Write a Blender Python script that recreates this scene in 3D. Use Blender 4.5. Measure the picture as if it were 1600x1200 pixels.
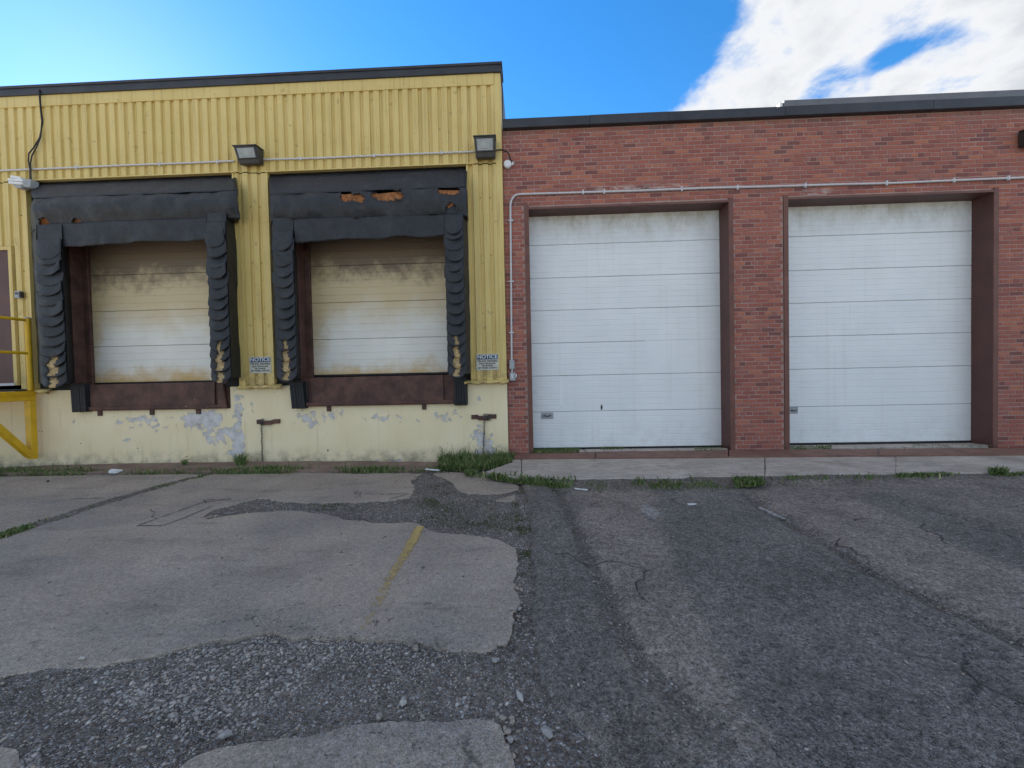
import bpy, bmesh, math, random
import numpy as np
from mathutils import Vector, Matrix
from mathutils.geometry import delaunay_2d_cdt
random.seed(7); rng = np.random.default_rng(11)
for o in list(bpy.data.objects): bpy.data.objects.remove(o)
S = bpy.context.scene; COL = S.collection
R = math.radians
# ------------------------------------------------------------------ camera
F = 620.0; YAW, PITCH, ROLL = 0.0363, -0.0215, -0.0213
CAM = Vector((0.0, -6.5, 1.37))
def cam_axes():
    f = Vector((-math.sin(YAW)*math.cos(PITCH), math.cos(YAW)*math.cos(PITCH), math.sin(PITCH)))
    r = Vector((math.cos(YAW), math.sin(YAW), 0)); u = r.cross(f)
    c, s = math.cos(ROLL), math.sin(ROLL)
    return c*r + s*u, -s*r + c*u, f
AR, AU, AF = cam_axes()
cd = bpy.data.cameras.new('Camera'); cam = bpy.data.objects.new('Camera', cd); COL.objects.link(cam)
cd.sensor_fit = 'HORIZONTAL'; cd.sensor_width = 36.0; cd.lens = 36.0*F/1600.0
cd.clip_start = 0.05; cd.clip_end = 2000
cam.matrix_world = Matrix(((AR.x, AU.x, -AF.x, CAM.x), (AR.y, AU.y, -AF.y, CAM.y), (AR.z, AU.z, -AF.z, CAM.z), (0, 0, 0, 1)))
S.camera = cam
def ray(px, py): return (AF + AR*((px-800)/F) - AU*((py-600)/F)).normalized()
def W(px, py, y=0.0):                       # survey point on an upright plane parallel to the facade -> (x, z)
    d = ray(px, py); t = (y-CAM.y)/d.y; p = CAM + d*t; return p.x, p.z
def WX(px, py, y=0.0): return W(px, py, y)[0]
def WZ(px, py, y=0.0): return W(px, py, y)[1]
def G(px, py, z=0.0):                       # survey point on the ground -> (x, y)
    d = ray(px, py); t = (z-CAM.z)/d.z; p = CAM + d*t; return (p.x, p.y)
def pix(p):
    d = Vector(p)-CAM; k = d.dot(AF); return 800+F*d.dot(AR)/k, 600-F*d.dot(AU)/k
# ------------------------------------------------------------------ sun, sky, exposure
sd = ray(172, 168)
SUN_EL = math.asin(sd.z); SUN_ROT = math.atan2(sd.x, sd.y)
sl = bpy.data.lights.new('sun', 'SUN'); so = bpy.data.objects.new('sun', sl); COL.objects.link(so)
sl.energy = 5.0; sl.angle = R(0.53); sl.color = (1.0, 0.94, 0.85)
so.rotation_euler = sd.to_track_quat('Z', 'Y').to_euler(); so.location = (-20, 20, 20)
SKY_STRENGTH = 0.075
EXPOSURE = 2.27
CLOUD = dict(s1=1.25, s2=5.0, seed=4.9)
wd = bpy.data.worlds.new('World'); S.world = wd; wd.use_nodes = True
def build_world():
    nt = wd.node_tree; nt.nodes.clear(); L = nt.links.new
    def N(t, **k):
        n = nt.nodes.new(t)
        for a, b in k.items(): setattr(n, a, b)
        return n
    def M(op, a, b=0.0, c=0.0, clamp=False):
        n = N('ShaderNodeMath', operation=op, use_clamp=clamp)
        for i, v in enumerate((a, b, c)):
            if hasattr(v, 'is_output'): L(v, n.inputs[i])
            else: n.inputs[i].default_value = v
        return n.outputs[0]
    def MR(v, a, b, c, d, smooth=True):
        n = N('ShaderNodeMapRange'); n.interpolation_type = 'SMOOTHSTEP' if smooth else 'LINEAR'
        L(v, n.inputs[0])
        for i, q in enumerate((a, b, c, d)): n.inputs[i+1].default_value = q
        return n.outputs[0]
    sky = N('ShaderNodeTexSky'); sky.sky_type = 'NISHITA'; sky.sun_disc = False
    sky.sun_elevation = SUN_EL; sky.sun_rotation = SUN_ROT
    sky.air_density = 1.0; sky.dust_density = 0.07; sky.ozone_density = 3.0; sky.altitude = 300
    hsv = N('ShaderNodeHueSaturation'); hsv.inputs['Saturation'].default_value = 1.30; hsv.inputs['Value'].default_value = 0.80; L(sky.outputs[0], hsv.inputs['Color'])
    tc = N('ShaderNodeTexCoord'); sep = N('ShaderNodeSeparateXYZ'); L(tc.outputs['Generated'], sep.inputs[0])
    zz = M('MAXIMUM', M('ADD', sep.outputs[2], 0.12), 0.05)
    cmb = N('ShaderNodeCombineXYZ'); L(M('DIVIDE', sep.outputs[0], zz), cmb.inputs[0]); L(M('DIVIDE', sep.outputs[1], zz), cmb.inputs[1])
    cmb.inputs[2].default_value = CLOUD['seed']
    def noise(sc, det, ro, dist=0.0):
        n = N('ShaderNodeTexNoise'); n.inputs['Scale'].default_value = sc; n.inputs['Detail'].default_value = det
        n.inputs['Roughness'].default_value = ro; n.inputs['Distortion'].default_value = dist; L(cmb.outputs[0], n.inputs['Vector']); return n.outputs[0]
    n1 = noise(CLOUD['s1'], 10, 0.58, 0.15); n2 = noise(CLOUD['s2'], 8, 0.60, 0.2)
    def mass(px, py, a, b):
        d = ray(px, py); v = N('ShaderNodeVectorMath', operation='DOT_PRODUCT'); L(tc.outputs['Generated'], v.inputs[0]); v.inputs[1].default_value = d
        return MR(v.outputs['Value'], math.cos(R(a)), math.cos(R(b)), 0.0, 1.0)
    # broken cumulus, wide blue clearing around the sun; unseen cover added for neutral light
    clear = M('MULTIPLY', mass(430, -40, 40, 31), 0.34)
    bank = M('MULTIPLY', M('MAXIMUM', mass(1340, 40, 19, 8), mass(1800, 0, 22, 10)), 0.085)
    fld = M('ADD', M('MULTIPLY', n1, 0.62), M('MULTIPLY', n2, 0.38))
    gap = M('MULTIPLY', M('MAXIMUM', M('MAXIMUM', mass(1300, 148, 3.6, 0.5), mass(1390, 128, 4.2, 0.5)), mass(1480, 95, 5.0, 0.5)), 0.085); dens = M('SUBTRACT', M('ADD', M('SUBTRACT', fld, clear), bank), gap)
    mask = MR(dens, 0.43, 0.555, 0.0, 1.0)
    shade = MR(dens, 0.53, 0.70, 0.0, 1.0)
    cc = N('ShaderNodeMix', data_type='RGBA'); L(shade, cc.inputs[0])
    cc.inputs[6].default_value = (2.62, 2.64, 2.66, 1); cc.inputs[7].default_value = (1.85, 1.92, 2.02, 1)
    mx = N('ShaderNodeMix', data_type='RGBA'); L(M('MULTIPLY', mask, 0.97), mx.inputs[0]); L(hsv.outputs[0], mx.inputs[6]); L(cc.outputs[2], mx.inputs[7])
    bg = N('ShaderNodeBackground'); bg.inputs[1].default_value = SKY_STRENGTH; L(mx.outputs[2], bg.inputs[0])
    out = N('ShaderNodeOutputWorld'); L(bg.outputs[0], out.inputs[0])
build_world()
S.view_settings.view_transform = 'Standard'; S.view_settings.look = 'None'
S.view_settings.gamma = 1.0; S.view_settings.use_curve_mapping = False; S.view_settings.exposure = EXPOSURE
S.render.engine = 'CYCLES'
S.cycles.max_bounces = 5; S.cycles.diffuse_bounces = 3; S.cycles.glossy_bounces = 2; S.cycles.transparent_max_bounces = 6
# ------------------------------------------------------------------ numpy noise
def _h(ix, iy, s):
    n = (ix.astype(np.int64)*374761393 + iy.astype(np.int64)*668265263 + s*974634777) & 0xffffffff
    n = ((n ^ (n >> 13))*1274126177) & 0xffffffff
    return ((n ^ (n >> 16)) & 0xffff)/65535.0
def vnoise(x, y, s=0):
    x = np.asarray(x, float); y = np.asarray(y, float)
    ix = np.floor(x); iy = np.floor(y); fx = x-ix; fy = y-iy
    fx = fx*fx*(3-2*fx); fy = fy*fy*(3-2*fy)
    a = _h(ix, iy, s); b = _h(ix+1, iy, s); c = _h(ix, iy+1, s); d = _h(ix+1, iy+1, s)
    return (a+(b-a)*fx)*(1-fy)+(c+(d-c)*fx)*fy
def fbm(x, y, o=4, s=0):
    v = 0; a = 0.5; t = 0
    for k in range(o):
        v = v+a*vnoise(np.asarray(x)*2**k, np.asarray(y)*2**k, s+k*17); t += a; a *= 0.5
    return v/t
def seg_dist(x, y, pts):
    d = np.full(np.shape(x), 1e9)
    for (ax, ay), (bx, by) in zip(pts[:-1], pts[1:]):
        dx, dy = bx-ax, by-ay; t = np.clip(((x-ax)*dx+(y-ay)*dy)/(dx*dx+dy*dy+1e-12), 0, 1)
        d = np.minimum(d, np.hypot(x-ax-t*dx, y-ay-t*dy))
    return d
def in_poly(x, y, pts):
    c = np.zeros(np.shape(x), bool); j = len(pts)-1
    for i in range(len(pts)):
        xi, yi = pts[i]; xj, yj = pts[j]
        if yi != yj:
            c ^= ((yi > y) != (yj > y)) & (x < (xj-xi)*(y-yi)/(yj-yi)+xi)
        j = i
    return c
def sdf(x, y, pts):                          # + inside
    d = seg_dist(x, y, list(pts)+[pts[0]]); return np.where(in_poly(x, y, pts), d, -d)
def sstep(a, b, v):
    t = np.clip((v-a)/(b-a), 0, 1); return t*t*(3-2*t)
# ------------------------------------------------------------------ materials
class Mat:
    def __init__(s, name, rough=0.7, metal=0.0, spec=0.4):
        s.m = bpy.data.materials.new(name); s.m.use_nodes = True; s.nt = s.m.node_tree
        s.b = s.nt.nodes['Principled BSDF']; s.b.inputs['Roughness'].default_value = rough
        s.b.inputs['Metallic'].default_value = metal; s.b.inputs['Specular IOR Level'].default_value = spec
        s.g = s.nt.nodes.new('ShaderNodeNewGeometry'); s.pos = s.g.outputs['Position']
        s.xyz = s.nt.nodes.new('ShaderNodeSeparateXYZ'); s.L(s.pos, s.xyz.inputs[0])
    def L(s, a, b): s.nt.links.new(a, b)
    def put(s, sock, v):
        if hasattr(v, 'is_output'): s.L(v, sock)
        elif isinstance(v, (tuple, list)) and len(v) == 3 and sock.type == 'RGBA': sock.default_value = (*v, 1)
        else: sock.default_value = v
    def scl(s, x, y, z):
        n = s.nt.nodes.new('ShaderNodeVectorMath'); n.operation = 'MULTIPLY'; s.L(s.pos, n.inputs[0]); n.inputs[1].default_value = (x, y, z); return n.outputs[0]
    def noise(s, scale, det=4, ro=0.55, vec=None, dist=0.0):
        n = s.nt.nodes.new('ShaderNodeTexNoise'); s.L(vec or s.pos, n.inputs['Vector'])
        n.inputs['Scale'].default_value = scale; n.inputs['Detail'].default_value = det; n.inputs['Roughness'].default_value = ro; n.inputs['Distortion'].default_value = dist
        return n.outputs[0]
    def vor(s, scale, feature='F1', vec=None, rnd=1.0):
        n = s.nt.nodes.new('ShaderNodeTexVoronoi'); n.feature = feature; s.L(vec or s.pos, n.inputs['Vector'])
        n.inputs['Scale'].default_value = scale; n.inputs['Randomness'].default_value = rnd; return n
    def math(s, op, a, b=0.0, c=0.0):
        n = s.nt.nodes.new('ShaderNodeMath'); n.operation = op
        for i, v in enumerate((a, b, c)): s.put(n.inputs[i], v)
        return n.outputs[0]
    def mr(s, v, a, b, c=0.0, d=1.0, smooth=True):
        n = s.nt.nodes.new('ShaderNodeMapRange'); n.interpolation_type = 'SMOOTHSTEP' if smooth else 'LINEAR'
        s.put(n.inputs[0], v)
        for i, q in enumerate((a, b, c, d)): n.inputs[i+1].default_value = q
        return n.outputs[0]
    def ramp(s, v, stops, const=False):
        n = s.nt.nodes.new('ShaderNodeValToRGB'); s.put(n.inputs[0], v); e = n.color_ramp.elements
        if const: n.color_ramp.interpolation = 'CONSTANT'
        while len(e) < len(stops): e.new(0.5)
        for k, (p, c) in enumerate(stops): e[k].position = p; e[k].color = (*c, 1)
        return n.outputs[0]
    def mix(s, f, a, b, mode='MIX'):
        n = s.nt.nodes.new('ShaderNodeMix'); n.data_type = 'RGBA'; n.blend_type = mode
        s.put(n.inputs[0], f); s.put(n.inputs[6], a); s.put(n.inputs[7], b); return n.outputs[2]
    def attr(s, name):
        n = s.nt.nodes.new('ShaderNodeAttribute'); n.attribute_name = name; return n.outputs['Fac']
    def island(s): return s.g.outputs['Random Per Island']
    def objrand(s): return s.nt.nodes.new('ShaderNodeObjectInfo').outputs['Random']
    def bump(s, h, dist=0.01, strength=1.0):
        n = s.nt.nodes.new('ShaderNodeBump'); n.inputs['Strength'].default_value = strength; n.inputs['Distance'].default_value = dist
        s.L(h, n.inputs['Height']); s.L(n.outputs[0], s.b.inputs['Normal']); return s
    def col(s, c): s.put(s.b.inputs['Base Color'], c); return s
    def rough(s, c): s.put(s.b.inputs['Roughness'], c); return s
def simple(name, c, rough=0.6, metal=0.0, var=0.18, scale=14.0, bump=0.0, spec=0.4):
    m = Mat(name, rough, metal, spec); n = m.noise(scale, 5, 0.6)
    lo = tuple(x*(1-var) for x in c); hi = tuple(min(1, x*(1+var)) for x in c)
    m.col(m.ramp(n, [(0.3, lo), (0.7, hi)]))
    if bump: m.bump(m.noise(scale*4, 4), bump)
    return m.m
MT = {}
def mats():
    # corrugated yellow paint, dusty with rusty runs
    m = Mat('yellow_siding_paint', 0.48)
    n = m.noise(1.3, 4); st = m.noise(1.0, 5, 0.65, m.scl(26, 26, 0.7)); c = m.ramp(n, [(0.3, (0.60, 0.445, 0.150)), (0.7, (0.68, 0.515, 0.195))])
    c = m.mix(m.mr(st, 0.50, 0.76, 0, 0.70), c, (0.34, 0.22, 0.075))
    sp = m.vor(60); c = m.mix(m.math('MULTIPLY', m.mr(m.noise(9, 3), 0.62, 0.75), 0.5), c, (0.27, 0.19, 0.08))
    low = m.mr(m.xyz.outputs[2], 1.25, 1.75, 0.7, 0.0)
    c = m.mix(m.math('MULTIPLY', low, m.mr(m.noise(6, 5, 0.7), 0.42, 0.62)), c, (0.27, 0.185, 0.085))
    m.col(c).bump(m.noise(40, 3), 0.0015); MT['siding'] = m.m
    # black fascia
    m = Mat('black_fascia_metal', 0.42); m.col(m.ramp(m.noise(3, 5, 0.6), [(0.3, (0.022, 0.022, 0.026)), (0.7, (0.045, 0.045, 0.05))])).bump(m.noise(2.5, 3), 0.004); MT['fascia'] = m.m
    MT['fascia_light'] = simple('grey_cap_metal', (0.13, 0.13, 0.14), 0.45, var=0.15, scale=5)
    # cream foundation with peeling paint
    m = Mat('cream_foundation_paint', 0.75)
    base = m.ramp(m.noise(2.2, 5), [(0.3, (0.82, 0.675, 0.42)), (0.7, (0.88, 0.745, 0.50))])
    dirt = m.mr(m.xyz.outputs[2], 0.0, 0.30, 0.75, 0.0); base = m.mix(m.math('MULTIPLY', dirt, m.mr(m.noise(5, 6, 0.7), 0.35, 0.7)), base, (0.22, 0.18, 0.12))
    run = m.noise(1.0, 4, 0.6, m.scl(18, 18, 0.9)); base = m.mix(m.mr(run, 0.55, 0.8, 0, 0.35), base, (0.42, 0.33, 0.19))
    pk = m.math('ADD', m.attr('peel'), m.math('MULTIPLY', m.math('SUBTRACT', m.noise(9, 8, 0.68), 0.5), 1.5))
    peel = m.mr(pk, 0.45, 0.535, 0, 0.92)
    inner = m.ramp(m.noise(7, 6, 0.65), [(0.30, (0.26, 0.21, 0.18)), (0.40, (0.46, 0.43, 0.42)), (0.58, (0.62, 0.60, 0.61)), (0.75, (0.74, 0.69, 0.63))])
    speck = m.mr(m.noise(13, 3, 0.5), 0.735, 0.76)
    m.col(m.mix(m.math('MAXIMUM', peel, 0.0), m.mix(speck, base, (0.20, 0.12, 0.08)), inner))
    m.bump(m.math('SUBTRACT', m.math('MULTIPLY', m.noise(25, 4), 0.3), peel), 0.004); MT['cream'] = m.m
    # bricks, six firings
    cols = [(0.318, 0.108, 0.080), (0.345, 0.121, 0.088), (0.272, 0.095, 0.075), (0.40, 0.146, 0.094), (0.205, 0.080, 0.068), (0.305, 0.120, 0.096)]
    MT['brick'] = []
    for i, c0 in enumerate(cols):
        m = Mat('red_brick_'+'abcdef'[i], 0.85, spec=0.2)
        n = m.noise(38, 5, 0.65); k = m.mix(n, tuple(x*0.78 for x in c0), tuple(min(1, x*1.25) for x in c0))
        k = m.mix(m.mr(m.noise(2.6, 5, 0.6), 0.45, 0.75, 0, 0.40), k, tuple(x*0.75+0.055 for x in c0))
        top = m.mr(m.xyz.outputs[2], 5.05, 5.45, 0, 1.0)
        k = m.mix(m.math('MULTIPLY', top, m.mr(m.noise(3.2, 5, 0.7), 0.4, 0.62, 0, 0.8)), k, (0.24, 0.18, 0.145))
        wv = m.mr(m.noise(7.0, 6, 0.72, m.scl(0.6, 1, 2.0)), 0.66, 0.76, 0, 0.45); k = m.mix(wv, k, (0.42, 0.36, 0.34))
        for (pa, qa, pb, qb) in ((925, 296, 1090, 291), (1250, 303, 1300, 298)):
            (xa_, za_), (xb_, zb_) = W(pa, qa), W(pb, qb); xm_, zm_, hw_ = (xa_+xb_)/2, (za_+zb_)/2, (xb_-xa_)/2
            near = m.math('MULTIPLY', m.mr(m.math('ABSOLUTE', m.math('SUBTRACT', m.xyz.outputs[0], xm_)), hw_*0.6, hw_*1.15, 1, 0), m.mr(m.math('ABSOLUTE', m.math('SUBTRACT', m.xyz.outputs[2], zm_)), 0.02, 0.085, 1, 0))
            k = m.mix(m.math('MULTIPLY', near, m.mr(m.noise(9, 5, 0.7, m.scl(0.5, 1, 2.2)), 0.46, 0.58, 0, 0.75)), k, (0.52, 0.44, 0.41))
        m.col(k).bump(m.noise(110, 4, 0.6), 0.0025); MT['brick'].append(m.m)
    m = Mat('brick_mortar', 0.95, spec=0.1)
    k = m.ramp(m.noise(4, 6, 0.65), [(0.3, (0.29, 0.18, 0.155)), (0.7, (0.45, 0.325, 0.285))]); m.col(k).bump(m.noise(90, 4), 0.003); MT['mortar'] = m.m
    # rusty brown steel
    m = Mat('rust_brown_steel', 0.7, 0.0)
    k = m.ramp(m.noise(5, 7, 0.65), [(0.28, (0.045, 0.024, 0.021)), (0.5, (0.095, 0.045, 0.036)), (0.72, (0.15, 0.075, 0.052))])
    st = m.noise(1.0, 5, 0.6, m.scl(22, 22, 1.2)); k = m.mix(m.mr(st, 0.55, 0.78, 0, 0.5), k, (0.19, 0.085, 0.04))
    k = m.mix(m.mr(m.noise(17, 3), 0.73, 0.76), k, (0.42, 0.36, 0.30))
    m.col(k).bump(m.noise(45, 4), 0.002); MT['rust'] = m.m
    m = Mat('brown_door_paint', 0.5); m.col(m.ramp(m.noise(3, 5), [(0.3, (0.085, 0.036, 0.032)), (0.7, (0.12, 0.052, 0.045))])); MT['brown'] = m.m
    m = Mat('steel_frame_paint', 0.6)
    k = m.ramp(m.noise(4, 6, 0.6), [(0.3, (0.12, 0.048, 0.036)), (0.7, (0.185, 0.078, 0.055))])
    m.col(k).bump(m.noise(30, 3), 0.0015); MT['frame'] = m.m
    # black vinyl, sun-faded and dusty
    m = Mat('black_vinyl_fabric', 0.50)
    k = m.ramp(m.noise(4.5, 7, 0.66), [(0.3, (0.011, 0.012, 0.014)), (0.55, (0.021, 0.022, 0.027)), (0.75, (0.042, 0.042, 0.046))])
    k = m.mix(m.mr(m.noise(9, 4, 0.7, m.scl(1, 1, 3)), 0.62, 0.82, 0, 0.5), k, (0.085, 0.074, 0.064))
    h = m.math('ADD', m.noise(6, 6, 0.62, None, 1.2), m.math('MULTIPLY', m.noise(90, 2), 0.05)); m.col(k).bump(h, 0.016); MT['vinyl'] = m.m
    MT['rubber'] = simple('black_rubber', (0.014, 0.014, 0.016), 0.6, var=0.4, scale=20, bump=0.004)
    m = Mat('torn_orange_foam', 0.95, spec=0.1); m.col(m.ramp(m.noise(14, 6, 0.7), [(0.3, (0.16, 0.06, 0.025)), (0.6, (0.40, 0.17, 0.07)), (0.8, (0.50, 0.27, 0.13))])).bump(m.noise(35, 5, 0.7), 0.02); MT['foam'] = m.m
    m = Mat('torn_tan_foam', 0.95, spec=0.1); m.col(m.ramp(m.noise(16, 6, 0.7), [(0.3, (0.30, 0.20, 0.10)), (0.6, (0.56, 0.41, 0.22)), (0.8, (0.66, 0.52, 0.32))])).bump(m.noise(40, 5, 0.7), 0.015); MT['foam_tan'] = m.m
    # white doors
    def door(name, top, amount, tint):
        m = Mat(name, 0.5)
        k = m.ramp(m.noise(1.6, 4), [(0.3, (0.75, 0.755, 0.75)), (0.7, (0.82, 0.82, 0.81))])
        z = m.mr(m.xyz.outputs[2], top-0.75, top, 0, 1.0)
        blot = m.math('MULTIPLY', z, m.mr(m.noise(3.5, 7, 0.7, m.scl(1.3, 1, 0.7)), 0.35, 0.75, 0.15, 1.0))
        k = m.mix(m.math('MULTIPLY', blot, amount), k, tint)
        k = m.mix(m.mr(m.noise(6, 6, 0.75, m.scl(1.8, 1, 1)), 0.62, 0.76, 0, 0.20), k, (0.44, 0.42, 0.38))
        st = m.noise(1.0, 4, 0.6, m.scl(14, 14, 0.35)); k = m.mix(m.mr(st, 0.52, 0.78, 0, 0.16), k, (0.50, 0.45, 0.36)); bt = m.math('MULTIPLY', m.mr(m.xyz.outputs[2], 0.15, 0.75, 1.0, 0.0), m.mr(m.noise(6, 6, 0.7), 0.4, 0.7)); k = m.mix(m.math('MULTIPLY', bt, 0.22), k, (0.42, 0.38, 0.32))
        m.col(k).bump(m.noise(2.2, 3), 0.010); return m.m
    MT['door_white'] = door('white_door_paint', WZ(980, 325, 0.3), 0.85, (0.36, 0.32, 0.22))
    m = Mat('soiled_dock_door_paint', 0.55)
    k = m.ramp(m.noise(1.6, 4), [(0.3, (0.68, 0.655, 0.59)), (0.7, (0.76, 0.735, 0.66))])
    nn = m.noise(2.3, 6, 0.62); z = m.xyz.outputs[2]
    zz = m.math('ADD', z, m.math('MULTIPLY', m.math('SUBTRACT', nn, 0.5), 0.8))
    for xe in (WX(130, 480, 0.2), WX(480, 480, 0.2)):
        dx = m.math('ABSOLUTE', m.math('SUBTRACT', m.xyz.outputs[0], xe)); wv = m.math('ADD', m.mr(dx, 0.02, 0.75, 0.75, 0.0), m.math('MULTIPLY', m.math('SUBTRACT', m.noise(4, 7, 0.7), 0.5), 0.9))
        k = m.mix(m.mr(m.math('MULTIPLY', wv, m.mr(z, 1.5, 2.6, 0.55, 1.0)), 0.22, 0.62, 0, 0.75), k, (0.52, 0.38, 0.19))
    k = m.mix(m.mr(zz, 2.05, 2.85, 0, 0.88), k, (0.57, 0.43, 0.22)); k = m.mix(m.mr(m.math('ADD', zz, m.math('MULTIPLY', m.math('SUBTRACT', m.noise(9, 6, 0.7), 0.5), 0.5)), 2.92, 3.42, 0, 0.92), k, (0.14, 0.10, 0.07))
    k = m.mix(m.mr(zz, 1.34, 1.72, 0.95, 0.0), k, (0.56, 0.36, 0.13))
    k = m.mix(m.mr(m.noise(22, 6, 0.7), 0.62, 0.78, 0, 0.35), k, (0.20, 0.16, 0.11))
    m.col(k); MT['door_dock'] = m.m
    MT['galv'] = simple('galvanised_conduit', (0.55, 0.53, 0.54), 0.45, 0.0, 0.12, 25)
    MT['greybox'] = simple('grey_plastic', (0.34, 0.35, 0.36), 0.55, var=0.12)
    MT['whiteplastic'] = simple('white_plastic', (0.70, 0.69, 0.68), 0.5, var=0.08)
    MT['darkmetal'] = simple('dark_bronze_housing', (0.045, 0.042, 0.040), 0.45, var=0.25)
    MT['cable'] = simple('black_cable', (0.015, 0.015, 0.017), 0.5)
    m = Mat('frosted_lens_glass', 0.15); m.col(m.ramp(m.noise(20, 3), [(0.3, (0.30, 0.32, 0.31)), (0.7, (0.40, 0.42, 0.40))])); MT['lens'] = m.m
    MT['rail'] = simple('safety_yellow_paint', (0.68, 0.40, 0.015), 0.42, var=0.14, scale=6, bump=0.001)
    MT['sign_cream'] = simple('aged_sign_face', (0.56, 0.54, 0.46), 0.5, var=0.12, scale=18)
    MT['sign_blue'] = simple('sign_blue_print', (0.025, 0.06, 0.13), 0.5, var=0.15)
    MT['sign_white'] = simple('sign_white_print', (0.70, 0.70, 0.66), 0.5, var=0.05)
    MT['sign_black'] = simple('sign_black_print', (0.03, 0.03, 0.032), 0.5, var=0.1)
    MT['chain'] = simple('dull_chain_steel', (0.12, 0.11, 0.10), 0.5, 0.6, 0.3, 60)
    MT['dark'] = simple('dark_interior', (0.02, 0.02, 0.02), 0.9)
    MT['roof'] = simple('roof_membrane', (0.12, 0.12, 0.12), 0.9)
    # ground
    m = Mat('dirt_and_fine_gravel', 0.95, spec=0.15)
    v = m.vor(115); r = m.nt.nodes.new('ShaderNodeSeparateColor'); m.L(v.outputs['Color'], r.inputs[0]); rr = r.outputs[0]
    k = m.ramp(m.noise(1.7, 6, 0.65), [(0.3, (0.095, 0.076, 0.062)), (0.7, (0.20, 0.165, 0.138))])
    k = m.mix(m.mr(rr, 0.55, 0.98, 0, 0.75, False), k, (0.25, 0.245, 0.24)); k = m.mix(m.mr(rr, 0.96, 0.98), k, (0.40, 0.39, 0.38))
    v2 = m.vor(42); h = m.math('ADD', m.math('MULTIPLY', m.math('SUBTRACT', 1.0, v.outputs['Distance']), 0.5), m.math('MULTIPLY', m.math('SUBTRACT', 1.0, v2.outputs['Distance']), 0.6))
    gr = m.math('MULTIPLY', m.mr(m.noise(58, 4, 0.75), 0.33, 0.67, 0.55, 1.6, False), m.mr(m.noise(24, 5, 0.7), 0.33, 0.67, 0.7, 1.4, False)); cg = m.nt.nodes.new('ShaderNodeCombineColor'); [m.L(gr, cg.inputs[q]) for q in range(3)]; k = m.mix(1.0, k, cg.outputs[0], 'MULTIPLY')
    m.col(k).bump(h, 0.022); MT['dirt'] = m.m
    m = Mat('worn_concrete', 0.9, spec=0.2)
    k = m.ramp(m.noise(0.9, 7, 0.62), [(0.28, (0.31, 0.250, 0.198)), (0.5, (0.41, 0.332, 0.262)), (0.74, (0.50, 0.41, 0.325))])
    k = m.mix(m.mr(m.noise(0.55, 4, 0.6, m.scl(1.0, 2.2, 1)), 0.48, 0.66, 0, 0.55), k, (0.225, 0.205, 0.188))
    v = m.vor(140); r = m.nt.nodes.new('ShaderNodeSeparateColor'); m.L(v.outputs['Color'], r.inputs[0]); rr = r.outputs[0]
    worn = m.mr(m.noise(1.1, 5, 0.6), 0.42, 0.66)
    k = m.mix(m.math('MULTIPLY', m.mr(rr, 0.2, 1.0, 0, 0.5, False), m.math('ADD', m.math('MULTIPLY', worn, 0.75), 0.25)), k, (0.38, 0.375, 0.37))
    k = m.mix(m.math('MULTIPLY', m.mr(rr, 0.10, 0.0, 0, 0.7, False), worn), k, (0.05, 0.05, 0.05))
    pit = m.mr(m.noise(11, 6, 0.72, None, 0.4), 0.63, 0.72); k = m.mix(m.math('MULTIPLY', pit, 0.65), k, (0.06, 0.055, 0.05))
    cr = m.vor(0.75, 'DISTANCE_TO_EDGE', None, 1.0)
    wob = m.nt.nodes.new('ShaderNodeTexNoise'); m.L(m.pos, wob.inputs['Vector']); wob.inputs['Scale'].default_value = 3.0; wob.inputs['Detail'].default_value = 6
    va = m.nt.nodes.new('ShaderNodeVectorMath'); va.operation = 'MULTIPLY_ADD'; m.L(wob.outputs['Color'], va.inputs[0]); va.inputs[1].default_value = (0.35, 0.35, 0.35); m.L(m.pos, va.inputs[2]); m.L(va.outputs[0], cr.inputs['Vector'])
    line = m.math('MULTIPLY', m.mr(cr.outputs['Distance'], 0.0, 0.010, 1.0, 0.0), m.mr(m.noise(1.3, 3), 0.60, 0.68)); k = m.mix(m.math('MULTIPLY', line, 0.5), k, (0.05, 0.047, 0.045))
    v3 = m.vor(48); r3 = m.nt.nodes.new('ShaderNodeSeparateColor'); m.L(v3.outputs['Color'], r3.inputs[0])
    spk = m.math('MULTIPLY', m.mr(r3.outputs[0], 0.86, 0.90), m.mr(v3.outputs['Distance'], 0.36, 0.22)); k = m.mix(m.math('MULTIPLY', spk, 0.6), k, m.ramp(r3.outputs[1], [(0.0, (0.075, 0.07, 0.065)), (0.55, (0.14, 0.13, 0.12)), (0.75, (0.45, 0.43, 0.40)), (1.0, (0.55, 0.52, 0.48))]))
    k = m.mix(m.mr(m.noise(2.6, 8, 0.72, m.scl(0.55, 1.5, 1)), 0.50, 0.72, 0, 0.55), k, (0.15, 0.132, 0.116))
    k = m.mix(m.mr(m.noise(0.7, 6, 0.7, m.scl(1.0, 0.5, 1)), 0.54, 0.68, 0, 0.45), k, (0.46, 0.41, 0.36))
    fine = m.noise(160, 3, 0.6); k = m.mix(m.mr(fine, 0.38, 0.68, 0, 0.6), k, (0.14, 0.122, 0.106))
    h = m.math('ADD', m.math('MULTIPLY', fine, 0.25), m.math('ADD', m.math('MULTIPLY', m.math('SUBTRACT', 1.0, v.outputs['Distance']), m.math('MULTIPLY', worn, 0.35)), m.math('SUBTRACT', m.math('MULTIPLY', m.noise(5, 5), 0.4), m.math('ADD', pit, line))))
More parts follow.
